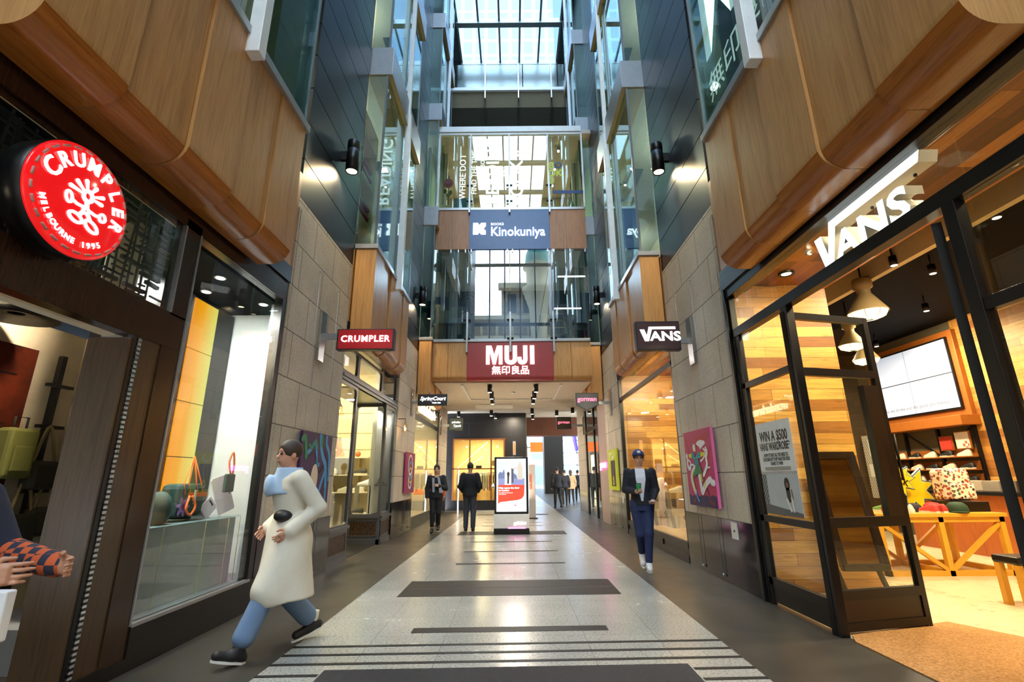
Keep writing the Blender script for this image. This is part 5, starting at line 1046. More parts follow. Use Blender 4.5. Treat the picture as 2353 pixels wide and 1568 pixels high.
part('yellow_parts','D8D020',[[(205,540),(258,528),(262,590),(225,590)],[(380,515),(435,520),(440,560),(385,585)]],[([(290,760),(275,860),(300,960),(318,1040)],9),([(395,810),(410,900)],12),([(452,940),(445,1000)],10),([(305,420),(315,500)],9)],.008)
part('teal_shirt','189AA8',[[(258,525),(295,520),(318,595),(345,520),(380,515),(385,590),(350,600),(372,690),(312,703),(290,600),(262,595)]],(),.01)
part('shirt_stripes','123E6A',[[(259,540),(300,536),(301,544),(259,548)],[(344,534),(382,530),(382,538),(345,542)],[(260,565),(305,560),(306,568),(261,573)],[(346,558),(384,555),(384,563),(347,566)],[(292,620),(356,614),(357,622),(293,628)],[(300,650),(364,644),(365,652),(302,658)],[(306,678),(368,672),(370,680),(308,686)]],(),.012)
part('green_shorts','12784A',[[(318,708),(382,695),(412,806),(345,815),(292,870),(300,800)]],(),.011); part('blue_foot','3A9AD8',(),[([(325,1062),(345,1120),(376,1172)],14)],.009)
t=thing('label_card','small white caption card on the polished base under the magenta canvas','card',(XR-.01,6.55,.6)); B().box(XR-.016,XR-.007,6.5,6.68,.58,.78).build('card_face',m_white,t); B().box(XR-.018,XR-.016,6.57,6.61,.665,.69).build('printed_mark',m_shs,t)
t,f=canvas(-1,6.5,7.58,.95,1.98,'3A1450','purple canvas with blue and green waves behind the blurred walker','3A1450',(6.62,7.4))
def part2(nm,c,strokes,d=.003,polys=()):
    m=B()
    for P,w_ in strokes: stroke(m,f,smoothpts(P,4),w_,d,.001,5)
    for P in polys: flat(m,f,P,d,.001)
    m.build(nm,plain('paint_'+c,c,.6),t)
part2('blue_waves','3E98D8',[([(.62,1.0),(.66,.85),(.75,.72),(.88,.6),(.92,.45),(.95,.3)],.09),([(.85,1.0),(.86,.9),(.98,.78),(1.03,.6),(1.04,.4)],.07),([(.1,.9),(.16,.75),(.3,.8),(.42,.9),(.5,.8),(.55,.62),(.62,.6)],.06),([(.7,.2),(.78,.35),(.9,.52),(.95,.3),(.96,.1)],.06)]); part2('green_waves','108A58',[([(.0,.92),(.08,.95),(.14,.8),(.16,.7)],.08),([(.24,.86),(.34,.82),(.44,.93),(.52,.82)],.05),([(.68,.98),(.7,.88)],.08)],.004); part2('black_lines','141018',[([(.7,1.0),(.74,.85),(.9,.7),(.98,.5),(1.0,.3)],.012),([(.3,.72),(.45,.75),(.6,.55),(.7,.5),(.8,.6)],.014)],.006); part2('cream_oval','E2D0BC',[],.006,[ell(.5,.42,.12,.19,20)])
t,f=canvas(-1,12.98,14.08,.98,2.02,'8E1E4E','magenta canvas of interlocking coloured rings on the far left pilaster','E0408E',(13.2,13.9),3.6)
for nm,c,cx,cy,r_ in (('white_ring','EDE8EC',.5,.72,.26),('blue_ring','3A9AD8',.56,.58,.22),('yellow_ring','D8C820',.54,.45,.2),('white_ring','EDE8EC',.5,.3,.19),('blue_ring','3A9AD8',.55,.25,.16)): part2(nm,c,[([(cx+r_*math.cos(a),cy+r_*.95*math.sin(a)) for a in [2*PI*i/12 for i in range(13)]],.045)],.003+.001*cx)
t,f=canvas(1,13.25,14.5,1.0,2.08,'C8D41A','acid yellow canvas with dark vertical panel on the far right pilaster','E4E832',(13.45,14.35),3.6)
part2('dark_panel','2A1A2E',[],.003,[[(.42,.1),(1.0,.1),(1.0,.78),(.42,.78)]]); part2('white_curl','E8ECD0',[([(.25,.75),(.3,.95),(.55,.98),(.6,.85),(.9,.9),(.85,1.02)],.07)],.004); part2('yellow_drop','D8D420',[([(.62,.2),(.7,.35),(.78,.2),(.7,.14),(.62,.2)],.05)],.005); part2('blue_stroke','2E8AB8',[([(.72,.4),(.8,.6),(.78,.75)],.05)],.006); part2('red_stroke','B02838',[([(.55,.3),(.6,.6),(.62,.75)],.04)],.006)
t=thing('label_card','small white caption card on the polished base under the acid yellow canvas','card',(XR-.01,13.1,.7)); B().box(XR-.016,XR-.007,13.0,13.12,.7,.86).build('card_face',m_white,t)
# ============================================================ advertising kiosk
t=thing('advertising_kiosk','freestanding backlit advertising kiosk with black frame and white base','kiosk',(-.07,13.0,0)); x0,x1=-.51,.38
B().box(x0,x1,12.86,13.3,0,.13).build('black_foot',m_blackm,t,.01); B().box(x0,x1,12.87,13.28,.13,.46).build('white_base',plain('kiosk_white','E6E2E0',.3),t,.006); B().box(x0+.01,x1-.01,12.95,13.15,.46,1.87).build('black_frame',m_blackm,t,.012); B().box(x0+.36,x1-.1,12.855,12.87,.125,.135).build('pink_glow_strip',emit('pink_neon','FF5AC0',7),t)
m=B(); textm(m,FR(.15,12.862,.25),'galeries',.1,0,0,0,.004,.006); m.build('base_lettering',m_let,t)
f=FR(-.445,12.95,.52); SW,SH=.76,1.30
def kp(nm,c,P,d,st=.95):
    m=B()
    for q in P: flat(m,f,[(a*SW,b*SH) for a,b in q],d,.001)
    m.build(nm,emit('screen_'+c,c,st),t)
kp('screen','EAF0F4',[[(0,0),(1,0),(1,1),(0,1)]],.0,1.1); kp('sky_photo','B4B8D4',[[(.05,.5),(.95,.5),(.95,.97),(.05,.97)]],.002,.9); kp('river_photo','7C80A8',[[(.05,.5),(.95,.5),(.95,.62),(.05,.62)]],.003,.9)
kp('tower_photo','B0A698',[[(.36,.62),(.36,.8),(.4,.86),(.44,.8),(.44,.62)],[(.72,.6),(.72,.85),(.8,.96),(.88,.85),(.88,.6)],[(.44,.8),(.72,.84),(.72,.815),(.44,.775)]],.004,.95); kp('skyline_photo','5E6A88',[[(.05,.62),(.05,.7),(.12,.75),(.2,.73),(.25,.8),(.3,.7),(.36,.68),(.36,.62)],[(.5,.62),(.5,.7),(.6,.72),(.68,.68),(.7,.62)]],.004)
kp('door_photo','E6E4EA',[[(.28,.5),(.5,.5),(.5,.9),(.28,.9)]],.0045); kp('door_edge','4A4C58',[[(.5,.52),(.58,.55),(.58,.8),(.5,.82)]],.006); kp('figure_photo','3A2E30',[[(.36,.52),(.42,.52),(.43,.66),(.45,.72),(.4,.76),(.35,.72),(.37,.64)]],.006,.6)
kp('red_banner','E8402E',[[(.05,.14),(.12,.175),(.72,.215),(.85,.24),(.93,.3),(.95,.5),(.05,.5)]],.006,1.); kp('logo_mark','C8202A',[[(.56,.13),(.58,.13),(.6,.105),(.58,.105)],[(.61,.13),(.65,.13),(.65,.105),(.61,.105)],[(.68,.13),(.7,.13),(.68,.105),(.66,.105)]],.006,1.)
m=B(); textm(m,f,'Help opens the door',.062,.06,.575,.008,.001,.0015,1.0,align='LEFT'); textm(m,f,'to London',.062,.06,.515,.008,.001,.0015,align='LEFT'); textm(m,f,'Earn 100,000 Velocity Points with',.026,.06,.455,.008,.001,.0005,align='LEFT'); textm(m,f,'a new credit card',.026,.06,.42,.008,.001,.0005,align='LEFT'); m.build('white_text',m_let,t)
# ============================================================ under the bridge and beyond
sb('ceiling_under_bridge',B().box(-2.45,2.4,14.7,24.6,4.17,4.3).box(2.4,4.6,17.7,24.6,4.17,4.3).box(-3.6,-2.45,17.2,24.6,4.17,4.3).box(-4.6,-2.87,18.8,22.1,4.16,4.3),m_ceil)
m=B(); m.box(-1.5,-.02,19.2,19.5,4.02,4.16); m.box(-1.6,1.5,17.9,17.98,4.13,4.16); m.box(-1.64,-1.56,14.9,17.98,4.13,4.16); m.box(1.46,1.54,14.9,17.98,4.13,4.16)
sb('trim_ceiling_step',m,m_white)
for i,(x,y) in enumerate([(-.73,15.0),(.72,15.0),(-.73,16.3),(.72,16.3),(-.75,17.5),(.72,17.5),(.8,20.5),(1.9,21.2),(2.5,20.4),(-2.4,21.3),(-.95,21.0),(-.8,21.9),(.9,22.4)]):
    if i==0: t0=thing('ceiling_downlight','black cylinder downlight on the cream ceiling under the bridge','downlight',(x,y,3.9),'black cylinder downlights under the bridge'); B().cyl((x,y,4.16),(x,y,3.92),.075).build('can',m_blackm,t0); B().cyl((x,y,3.925),(x,y,3.915),.06).build('lens',emit('track_lens','FFE9C0',8),t0)
    else: dup(t0,loc=(x,y,3.9))
for y in (15.3,17.4): lamp('AREA',(0,y,4.1),55,(1,.86,.68),1.6,aim=(0,y,0)); 
lamp('AREA',(0,21,4.0),70,(1,.84,.62),1.5,aim=(0,21,0)); lamp('AREA',(0,17,.6),30,(1,.84,.66),3,aim=(0,17,4.2))  # last lamp is added fill without a fixture, aimed up at the ceiling
t=thing('smoke_detector','white round smoke detector on the cream ceiling under the bridge','detector',(0,16.4,4.1)); B().lathe((0,16.4,4.16),[(.08,0),(.08,-.03),(.04,-.06),(0,-.06)],16).build('dome',m_wht,t)
m_nv=courses('navy_shop_wall','xzy','14151C','0E0F15','050506',.62,2,(0,0,0),.4,.008,8)
sb('wall_far',B().box(-4.6,-2.67,22,22.2,0,4.16).box(-.39,.55,22,22.2,0,4.16).box(-2.67,-.39,22,22.2,3.0,4.16).box(-2.67,-.39,22,22.2,0,.4),m_nv)
W=struct('window_24',(-1.5,22,.4)); m=B()
for x in (-2.67,-1.95,-1.0,-.42): m.box(x-.025,x+.035,21.95,22.05,.4,3.0)
m.box(-2.7,-.36,21.95,22.05,2.97,3.03); m.box(-2.7,-.36,21.95,22.05,1.7,1.75); m.build('timber_frame',plain('chestnut_frame','7A4418',.45),W); B().box(-2.67,-.39,22.0,22.01,.4,3.0).build('pane',m_glass,W)
sb('wall_far_shop',B().box(-3.4,.4,25.0,25.1,0,3.3).box(-3.5,-3.4,22.2,25,0,3.3).box(.4,.5,22.2,25,0,3.3),plain('honey_cream_wall','E0C48A',.6)); sb('ceiling_far_shop',B().box(-3.5,.5,22.2,25,3.3,3.4),m_white); sb('floor_far_shop',B().box(-3.5,.5,22.2,25,-.1,.02),m_vfloor)
lamp('AREA',(-1.5,23.4,3.2),170,(1,.8,.45),1.6,aim=(-1.5,23.6,0))
rail(-2.6,-.4,23.0,1.55,26,'clothes rail in the far shop window behind the walking man',9,'rail in the far shop window')
rail(-2.5,-.5,24.4,1.6,22,'rear clothes rail deeper in the far shop',13,'rear rail in the far shop')
m=B(); m.bar((-2.55,22.6,1.75),(-1.2,22.9,2.95),.025); m.bar((-2.2,22.7,1.75),(-1.4,22.9,2.3),.02); o=m.build('neon_tube',emit('warm_tube','FFE08A',5)); tag(o,'slanting warm light tubes in the upper far shop window','light')
m=B(); textm(m,FR(-.72,21.98,1.02),'A.P.C.',.2,0,0,0,.01,.006); o=m.build('window_lettering',m_let); tag(o,'white capital letters with full stops on the far shop window','lettering')
for i,(x,z) in enumerate(((-2.2,2.75),(-1.45,2.75),(-1.3,2.6),(-.75,2.75))):
    o=B().ball((x,23.2,z),.035,8).build('shop_bulb',emit('spot_bulb','FFF4D8',9)); tag(o,'small bright bulb in the far shop ceiling','bulb','bulbs in the far shop')
o=B().box(-1.7,-1.45,22.4,22.7,1.75,1.88).build('handbag',plain('dark_brown_bag','3A2214',.6),None,.02); tag(o,'dark brown bag on the transom ledge of the far shop','bag')
o=B().box(-.98,-.68,22.4,22.6,1.86,2.1).build('wicker_basket',plain('wicker','A87834',.7),None,.03); tag(o,'wicker basket on the ledge of the far shop, right side','basket')
t=thing('wall_light_box','small orange lit box sign on the navy wall beside the far shop window','sign',(.13,21.97,2.1)); B().box(-.03,.1,21.93,22.0,2.3,2.9).build('case',m_steel,t); B().box(0,.07,21.92,21.93,2.36,2.84).build('orange_panel',emit('orange_lit','FF5A1E',1.5),t)
t=thing('glowing_post','slim white glowing barrier post left of the far shop window','post',(-2.25,20.5,0)); B().box(-2.27,-2.23,20.4,20.44,0,1.65).build('light_strip',emit('strip_white','FFFFFF',3),t); B().box(-2.29,-2.27,20.38,20.46,0,1.65).build('post_back',m_steel,t)
t=thing('floor_totem','tall grey information totem with orange letters behind the kiosk','totem',(.55,17.5,0)); B().box(.52,.74,17.4,17.55,0.02,1.78).build('totem_body',plain('totem_grey','B8AFA8',.4),t,.01); B().box(.48,.8,17.35,17.6,0,.03).build('totem_base',m_blackm,t); m=B(); textm(m,FR(.58,17.395,1.2),'GALERIES',.12,0,0,0,.004,.002,rot=R(90)); m.build('letters',plain('totem_orange','D85A1E',.5),t)
# passage to the far street
sb('wall_passage_left',B().box(.5,.6,22.2,52,0,4.3),m_beige); sb('wall_passage_right',B().box(9,9.1,21.8,60,0,12),m_beige); sb('trim_passage_header',B().box(.5,5.2,23.8,24.6,3.3,4.16),oak('dark_walnut','5A2E18','3A1C0E','xyz',.4)); sb('wall_above_passage',B().box(-5,5,24.6,24.7,4.3,8.3),m_beige)
sb('wall_passage_side_far',B().box(2.6,4.2,42,44,0,9),m_blackm); 
for i,(y,c,st,lb) in enumerate(((24.5,'F8D890',1.6,'nearest tall lit shop window in the far passage'),(28,'7A3A1A',.15,'brown shop window in the far passage'),(31,'FFDF9A',2.4,'bright cream shop window in the far passage'),(35,'FFD68A',1.5,'farthest lit shop window on the left of the passage'))):
    t=thing('lit_shopfront',lb,'shopfront',(.6,y,0)); B().box(.6,.64,y,y+1.6,.1,2.7).build('lit_window',emit('pass_%d'%i,c,st),t); m=B(); m.box(.6,.68,y-.1,y,0,2.9); m.box(.6,.68,y+1.6,y+1.7,0,2.9); m.box(.6,.68,y,y+1.6,2.7,2.9); m.build('frame',MATS['chestnut_frame'],t)
t=thing('blade_sign','orange square lit sign far down the passage','sign',(1.0,28,2.7)); B().box(.95,1.65,27.9,28,2.72,3.25).build('orange_panel',emit('orange_lit','FF5A1E',1.5),t); B().box(.6,.95,27.93,27.97,2.95,3.0).build('arm',m_steel,t)
t=thing('blade_sign','small white sign deep in the far passage','sign',(4.8,42,3)); B().box(4.4,5.2,42.0,42.1,2.9,3.2).build('white_panel',m_white,t); B().box(4.2,4.4,42.03,42.07,3.0,3.05).build('arm',m_steel,t)
m=B()
for z in (2.6,4.0,5.4,6.8,8.2): m.box(.6,9,58,58.15,z,z+.12)
for x in (4.2,5.8,7.4): m.box(x-.05,x+.05,58,58.15,0,9)
sb('trim_far_street_glazing',m,plain('mid_grey_frame','7A8086',.5))
o=B().tube(smoothpts([(7.0,57.9,6.95),(7.2,57.8,5.4),(7.4,57.8,4.3)]),.2).build('purple_banner',plain('violet_banner','3A22C8',.5)); tag(o,'violet banner at the bright far end of the passage','banner')
sb('ground',B().box(-60,60,62,120,-.2,-.02).box(-60,60,-60,-6.5,-.2,-.02),plain('street_paving','8C8880',.8))
# the street behind the viewer, mirrored in the bridge glass: sandstone building with a copper dome
m_sand=courses('sandstone','xzy','D2B488','B8966A','6A5236',.7,1.6,(0,0,0),.8,.02,10)
BYS=-30
t=thing('sandstone_building','ornate sandstone building with arcade, turret and green dome across the street','building',(0,BYS,0))
B().box(-30,30,BYS-12,BYS,0,21).build('main_block',m_sand,t); B().box(-1.4,30,BYS-10,BYS+.3,21,25.2).build('upper_block',m_sand,t)
m=B()
for z,d in ((13,.5),(18,.6),(20.6,.9)): m.box(-30,30,BYS,BYS+d,z,z+.5)
m.box(-1.8,30,BYS,BYS+1.0,24.8,25.5); m.build('cornice',plain('sandstone_light','DCC49A',.8),t)
m=B()
for i in range(30): m.cyl((-15+i*1.0,BYS+.3,18.6),(-15+i*1.0,BYS+.3,20.4),.16,n=10)
m.build('balustrade',MATS['sandstone_light'],t)
m=B()
for i in range(20): m.box(-19.6+i*2,-18.6+i*2,BYS-.0,BYS+.06,14,17)
for i in range(6): m.box(-.6+i*2,.5+i*2,BYS+.3,BYS+.36,21.6,24.2)
m.build('arched_opening',plain('window_dark_brown','4A3A2A',.6),t)
tx=3.3
B().lathe((tx,BYS+1.0,17),[(.6,0),(1.0,.8),(1.1,3.0),(1.2,5.0),(1.45,5.6),(1.5,6.0),(1.75,6.4),(1.8,6.8),(2.0,7.2),(2.05,7.6),(1.5,7.7),(1.5,10.2),(1.9,10.4),(1.9,10.8)],32).build('turret',MATS['sandstone_light'],t)
B().lathe((tx,BYS+1.0,27.8),[(1.6,0),(1.6,.6),(1.5,1.6),(1.1,2.5),(.5,3.1),(.1,3.3),(.05,4.2),(0,4.2)],32).build('copper_dome',plain('green_copper','5E9A84',.6),t)
# office tower above the skylight
t=thing('office_tower','pale glass office tower seen faintly through the skylight','building',(0,60,0)); k=N('tower_glass',.2); bk=k.n('TexBrick'); bk.offset=0; bk.inputs['Scale'].default_value=1; bk.inputs['Mortar Size'].default_value=.35; bk.inputs['Brick Width'].default_value=2.2; bk.inputs['Row Height'].default_value=3.4; bk.inputs['Color1'].default_value=lin('56687A'); bk.inputs['Color2'].default_value=lin('4E6072'); bk.inputs['Mortar'].default_value=lin('66788A'); k.l(k.co('xzy'),bk.inputs['Vector']); k.color(bk.outputs['Color']); B().box(-22,8,70,90,0,180).build('tower_facade',k.m,t)
# bookshelf in the upper left room
t=thing('bookcase','pale timber bookcase with red shelves behind the upper left glass bay','bookcase',(-3.0,8.4,5.5)); m=B()
for y in (8.2,9.1): m.box(-3.4,-2.95,y-.04,y+.04,5.5,8.6)
for z in (5.5,6.3,7.2,8.1,8.55): m.box(-3.4,-2.95,8.2,9.1,z,z+.06)
m.build('carcass',plain('pale_timber','C8A870',.5),t); m=B()
for z in (6.36,6.55,6.75,7.26,7.45,7.65): m.box(-3.35,-3.0,8.24,9.06,z,z+.05)
m.build('red_shelf',plain('red_shelf','B02830',.5),t)
for s in (-1,1):
    for y in (2.5,4,9,10.2,15.5):
        for z in (9.25,13.35): lamp('POINT',(X(s)+s*1.2,y,z-.5),40,(1,.92,.75),.07)  # point lights added without fixtures to brighten the upper rooms
# sign reflection on the upper near glass, built as large glowing letters
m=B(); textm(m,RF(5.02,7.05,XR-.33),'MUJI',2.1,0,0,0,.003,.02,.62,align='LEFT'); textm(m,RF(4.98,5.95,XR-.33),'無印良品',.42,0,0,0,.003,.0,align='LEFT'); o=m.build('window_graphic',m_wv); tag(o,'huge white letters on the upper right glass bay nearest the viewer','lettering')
o=B().box(XR-.25,XR-.22,2.1,4.0,5.6,9.2).build('window_blind',plain('burgundy_blind','5A1A30',.6)); tag(o,'burgundy panel behind the upper right glass bay nearest the viewer','blind')
o=B().box(XL+.2,XL+.24,3.9,4.85,5.6,9.2).build('window_blind',plain('ochre_blind','B8A468',.6)); tag(o,'ochre blind behind the upper left glass bay nearest the viewer','blind')
m=B()
for k_ in range(4): m.bar((XL+.3,2.9+k_*.12,9.1),(XL+.3,3.6+k_*.12,6.5),.03)
o=m.build('red_rod_screen',plain('red_rod','C02838',.5)); tag(o,'slanted red rods behind the upper left glass bay nearest the viewer','screen')
# ============================================================ people: one smooth surface each, grown from a posed skeleton
def surf(fn,lo,hi,h):
    lo=np.array(lo,float); hi=np.array(hi,float); n=np.ceil((hi-lo)/h).astype(int)+1
    ax=[lo[i]+h*np.arange(n[i]) for i in range(3)]; G=np.stack(np.meshgrid(*ax,indexing='ij'),-1); F=fn(G.reshape(-1,3)).reshape(n)
    S=F<0; idx=-np.ones(tuple(n-1),int); acc=np.zeros(tuple(n-1)+(3,)); cnt=np.zeros(tuple(n-1))
    for a in range(3):
        sl0=[slice(None)]*3; sl1=[slice(None)]*3; sl0[a]=slice(0,-1); sl1[a]=slice(1,None)
        f0=F[tuple(sl0)]; f1=F[tuple(sl1)]; cr=(f0<0)!=(f1<0); t=np.where(cr,f0/(np.where(cr,f0-f1,1)),0)
        P=G[tuple(sl0)].copy(); P[...,a]+=t*h
        o=[b for b in range(3) if b!=a]
        for d1 in (0,1):
            for d2 in (0,1):
                s=[slice(None)]*3; s[o[0]]=slice(d1,d1+n[o[0]]-1); s[o[1]]=slice(d2,d2+n[o[1]]-1); s[a]=slice(0,n[a]-1)
                c=cr[tuple(s)]; acc+=P[tuple(s)]*c[...,None]; cnt+=c
    m=cnt>0; idx[m]=np.arange(m.sum()); V=acc[m]/cnt[m][:,None]; Q=[]
    for a in range(3):
        o=[b for b in range(3) if b!=a]; sl0=[slice(1,-1)]*3; sl1=[slice(1,-1)]*3; sl0[a]=slice(0,-1); sl1[a]=slice(1,None)
        f0=F[tuple(sl0)]; f1=F[tuple(sl1)]; I=np.argwhere((f0<0)!=(f1<0)); 
        if not len(I): continue
        base=I.copy(); base[:,o[0]]+=1; base[:,o[1]]+=1; neg=F[tuple(base.T)]<0
        def cell(d1,d2):
            c=base.copy(); c[:,o[0]]-=d1; c[:,o[1]]-=d2; return idx[tuple(c.T)]
        q=np.stack([cell(0,0),cell(1,0),cell(1,1),cell(0,1)],1); q=q[(q>=0).all(1)]; Q.append(q)
    return V,np.concatenate(Q)
def cap_(P,a,b,ra,rb):
    a=np.array(a);b=np.array(b);ab=b-a; t=np.clip(((P-a)@ab)/max(ab@ab,1e-9),0,1); return np.linalg.norm(P-a-t[:,None]*ab,axis=1)-(ra+(rb-ra)*t)
def smin(a,b,k): h=np.clip(.5+.5*(b-a)/k,0,1); return b*(1-h)+a*h-k*h*(1-h)
def elp(P,c,r): q=(P-np.array(c))/np.array(r); l=np.linalg.norm(q,axis=1); return (l-1)*min(r)*np.where(l>1e-6,1,1)
def sect(P,S,off=0.):
    """stack of elliptical sections (z,cx,cy,rx,ry)"""
    S=np.array(S); z=P[:,2]; f=lambda i:np.interp(z,S[:,0],S[:,i]); rx=f(3)+off; ry=f(4)+off
    l=np.sqrt(((P[:,0]-f(1))/rx)**2+((P[:,1]-f(2))/ry)**2); d=(l-1)*np.minimum(rx,ry)
    return np.maximum(d,np.maximum(S[0,0]-z,z-S[-1,0]))
def person(at,yaw,pose,h,label,colors,parts,step=.013,group=None,H0=1.75):
    """at = floor point, yaw = facing (0 = +Y, away from the viewer); pose = joint overrides in a 1.75 m figure facing +Y"""
    J=dict(hipL=(-.09,0,.92),hipR=(.09,0,.92),kneeL=(-.1,.02,.5),kneeR=(.1,.02,.5),ankL=(-.1,-.02,.09),ankR=(.1,-.02,.09),shL=(-.185,-.01,1.42),shR=(.185,-.01,1.42),elL=(-.25,-.03,1.14),elR=(.25,-.03,1.14),haL=(-.26,.05,.9),haR=(.26,.05,.9),head=(0,.02,1.63),lean=(0,0,0)); J.update(pose); lean=np.array(J['lean'])
    for k in ('shL','shR','head'): J[k]=tuple(np.array(J[k])+lean*(1 if k!='head' else 1.15))
    g=h/H0; t=thing('person',label,'person',at,group); ca,sa=math.cos(yaw),math.sin(yaw)
    fem=parts.get('slim',1.)
    TS=[(.84,0,0,.15,.105),(.92,0,0,.165*fem,.115),(1.0,0,0,.155*fem,.105),(1.1,0,0,.135*fem,.095),(1.22,0,0,.15*fem,.105),(1.33,0,0,.165*fem,.11),(1.41,0,0,.15*fem,.09),(1.47,0,0,.085,.065)]
    TS=[(z,cx+lean[0]*max(0,(z-.95)/.47),cy+lean[1]*max(0,(z-.95)/.47),rx,ry) for z,cx,cy,rx,ry in TS]
    hd=np.array(J['head']); ha={}
    def trunk(P,off=0.): return sect(P,TS,off)
    def arm(P,s,off=0.,to=1.,k=.03):
        a,b,c=[np.array(J[n_+s]) for n_ in ('sh','el','ha')]; d=cap_(P,a,b,.052+off,.042+off)
        if to>.5: e=b+(c-b)*min(1,(to-.5)*2); d=smin(d,cap_(P,b,e,.042+off,.029+off*(1.1)),.02)
        return d
    def leg(P,s,off=0.,to=1.,wide=0.):
        a,b,c=[np.array(J[n_+s]) for n_ in ('hip','knee','ank')]; d=cap_(P,a,b,.085+off,.055+off+wide*.5)
        e=b+(c-b)*to; d=smin(d,cap_(P,b,e,.055+off+wide*.5,.038+off+wide),.03); return d
    def body(P):
        d=trunk(P,-.005)
        for s in 'LR': d=smin(d,arm(P,s,-.002),.05)
        for s in 'LR': d=smin(d,leg(P,s,-.004),.05)
        nk=cap_(P,hd+(0,-.03,-.2),hd+(0,-.02,-.07),.055,.05); d=smin(d,nk,.04)
        d=smin(d,elp(P,hd+(0,-.005,.03),(.076,.096,.1)),.03); d=smin(d,elp(P,hd+(0,.03,-.045),(.055,.06,.07)),.03)
        for sx_ in (-1,1):
            d=smin(d,elp(P,hd+(sx_*.078,-.01,-.005),(.012,.022,.032)),.008); d=-smin(-d,-(-elp(P,hd+(sx_*.032,.094,.012),(.02,.016,.012)))*-1,.006) if False else np.maximum(d,-elp(P,hd+(sx_*.032,.1,.012),(.018,.014,.011)))
        d=smin(d,cap_(P,hd+(0,.088,.015),hd+(0,.108,-.02),.008,.014),.012); d=smin(d,elp(P,hd+(0,.085,-.055),(.024,.014,.008)),.008)
        return d
    def emitmesh(nm,fn,lo,hi,mat,st=step,parent=t):
        V,Q=surf(fn,lo,hi,st); V=V*g; W=np.stack([V[:,0]*ca-V[:,1]*sa,V[:,0]*sa+V[:,1]*ca,V[:,2]],1)+np.array(at); m=B(); m.add(W.tolist(),[tuple(q) for q in Q],True); return m
    allp=np.array([J[k] for k in J if k!='lean']); lo=allp.min(0)-.16; hi=allp.max(0)+.17; lo[2]=.02
    mb=emitmesh('body',body,lo,hi,None)
    # hands: palm, four unequal curled fingers and a thumb, fused to the same mesh
    for s in 'LR':
        a=np.array(J['el'+s]); c=np.array(J['ha'+s]); fd=(c-a)/np.linalg.norm(c-a); pose_=parts.get('palm'+s,(1 if s=='L' else -1,.2,0)); nrm=np.array(pose_,float); nrm-=fd*(nrm@fd); nrm/=np.linalg.norm(nrm); sd=np.cross(fd,nrm)*(1 if s=='L' else -1)
        cur=parts.get('curl'+s,.5)
        def hand(P):
            d=cap_(P,c-fd*.02,c+fd*.03,.027,.027)
            for k in range(3): d=smin(d,cap_(P,c+fd*.02+sd*(k-1)*.022,c+fd*.075+sd*(k-1)*.023,.015,.013),.014)
            for k,(L_,o_) in enumerate(((.07,-.034),(.078,-.012),(.073,.011),(.056,.032))):
                p0=c+fd*.078+sd*o_; p1=p0+(fd*math.cos(cur*.8)+nrm*math.sin(cur*.8))*L_*.5; p2=p1+(fd*math.cos(cur*2)+nrm*math.sin(cur*2))*L_*.5
                d=smin(d,np.minimum(cap_(P,p0-fd*.02,p1,.0095,.0085),cap_(P,p1,p2,.0085,.007)),.004)
            q0=c+fd*.02-sd*.024; q1=q0-sd*.03+fd*.025+nrm*.015; q2=q1+fd*.03+nrm*.02*cur*2; return smin(d,np.minimum(cap_(P,q0,q1,.013,.011),cap_(P,q1,q2,.0105,.008)),.006)
        hm=emitmesh('hand',hand,c-.14,c+.16,None,max(.0055,step*.42)); o_=len(mb.v); mb.add(hm.v,hm.f,True)
        ha[s]=(c,fd,nrm,sd)
    skin=plain('skin_'+colors['skin'],colors['skin'],.5); bo=mb.build('body',skin,t)
    toW=lambda p:(lambda v:(v[0]*ca-v[1]*sa+at[0],v[0]*sa+v[1]*ca+at[1],v[2]+at[2]))(np.array(p)*g)
    if step<.02:
        m=B()
        for sx_ in (-1,1): m.ball(toW(hd+(sx_*.032,.088,.012)),.012*g,10)
        split(m,'eye',m_shs,bo); m=B()
        for sx_ in (-1,1): m.tube([toW(hd+(sx_*.016,.097,.03)),toW(hd+(sx_*.034,.096,.036)),toW(hd+(sx_*.052,.083,.03))],.003,6)
        split(m,'eyebrow',m_shs,bo); m=B(); m.tube([toW(hd+(-.024,.088,-.056)),toW(hd+(0,.1,-.054)),toW(hd+(.024,.088,-.056))],[.003,.006,.003],6); m.build('mouth',plain('lips','A8544C',.5),bo)
    # hair
    hr=parts.get('hair','short')
    if hr:
        def hair(P):
            d=elp(P,hd+(0,-.012,.045),(.088,.108,.105)); face=elp(P,hd+(0,.11,-.03),(.075,.07,.105)); low=(hd[2]-(.02 if hr!='long' else .2))-P[:,2]
            d=np.maximum(np.maximum(d,-face),low)
            if hr=='bun': d=smin(d,elp(P,hd+(0,-.09,.09),(.045,.045,.045)),.02)
            if hr=='long': d=np.maximum(smin(d,cap_(P,hd+(0,-.05,.02),hd+(0,-.07,-.18),.085,.07),.04),-elp(P,hd+(0,.1,-.06),(.085,.1,.14)))
            return d
        emitmesh('hair',hair,hd-(.14,.16,.3),hd+(.14,.16,.2),None,step*.8).build('hair',plain('hair_'+colors.get('hair','17120F'),colors.get('hair','17120F'),.6),t)
    # trousers
    tw=parts.get('leg_wide',.0); tt=parts.get('leg_to',.95)
    def trousers(P):
        d=np.maximum(trunk(P,.012),P[:,2]-1.0)
        for s in 'LR': d=smin(d,leg(P,s,.014,tt,tw),.03)
        return np.maximum(d,P[:,2]-1.02)
    l2=allp.min(0)-.18; h2=allp.max(0)+.18; l2[2]=.06; h2[2]=1.05
    emitmesh('trousers',trousers,l2,h2,None).build('trousers',plain('trousers_'+colors['trousers'],colors['trousers'],.8),t)
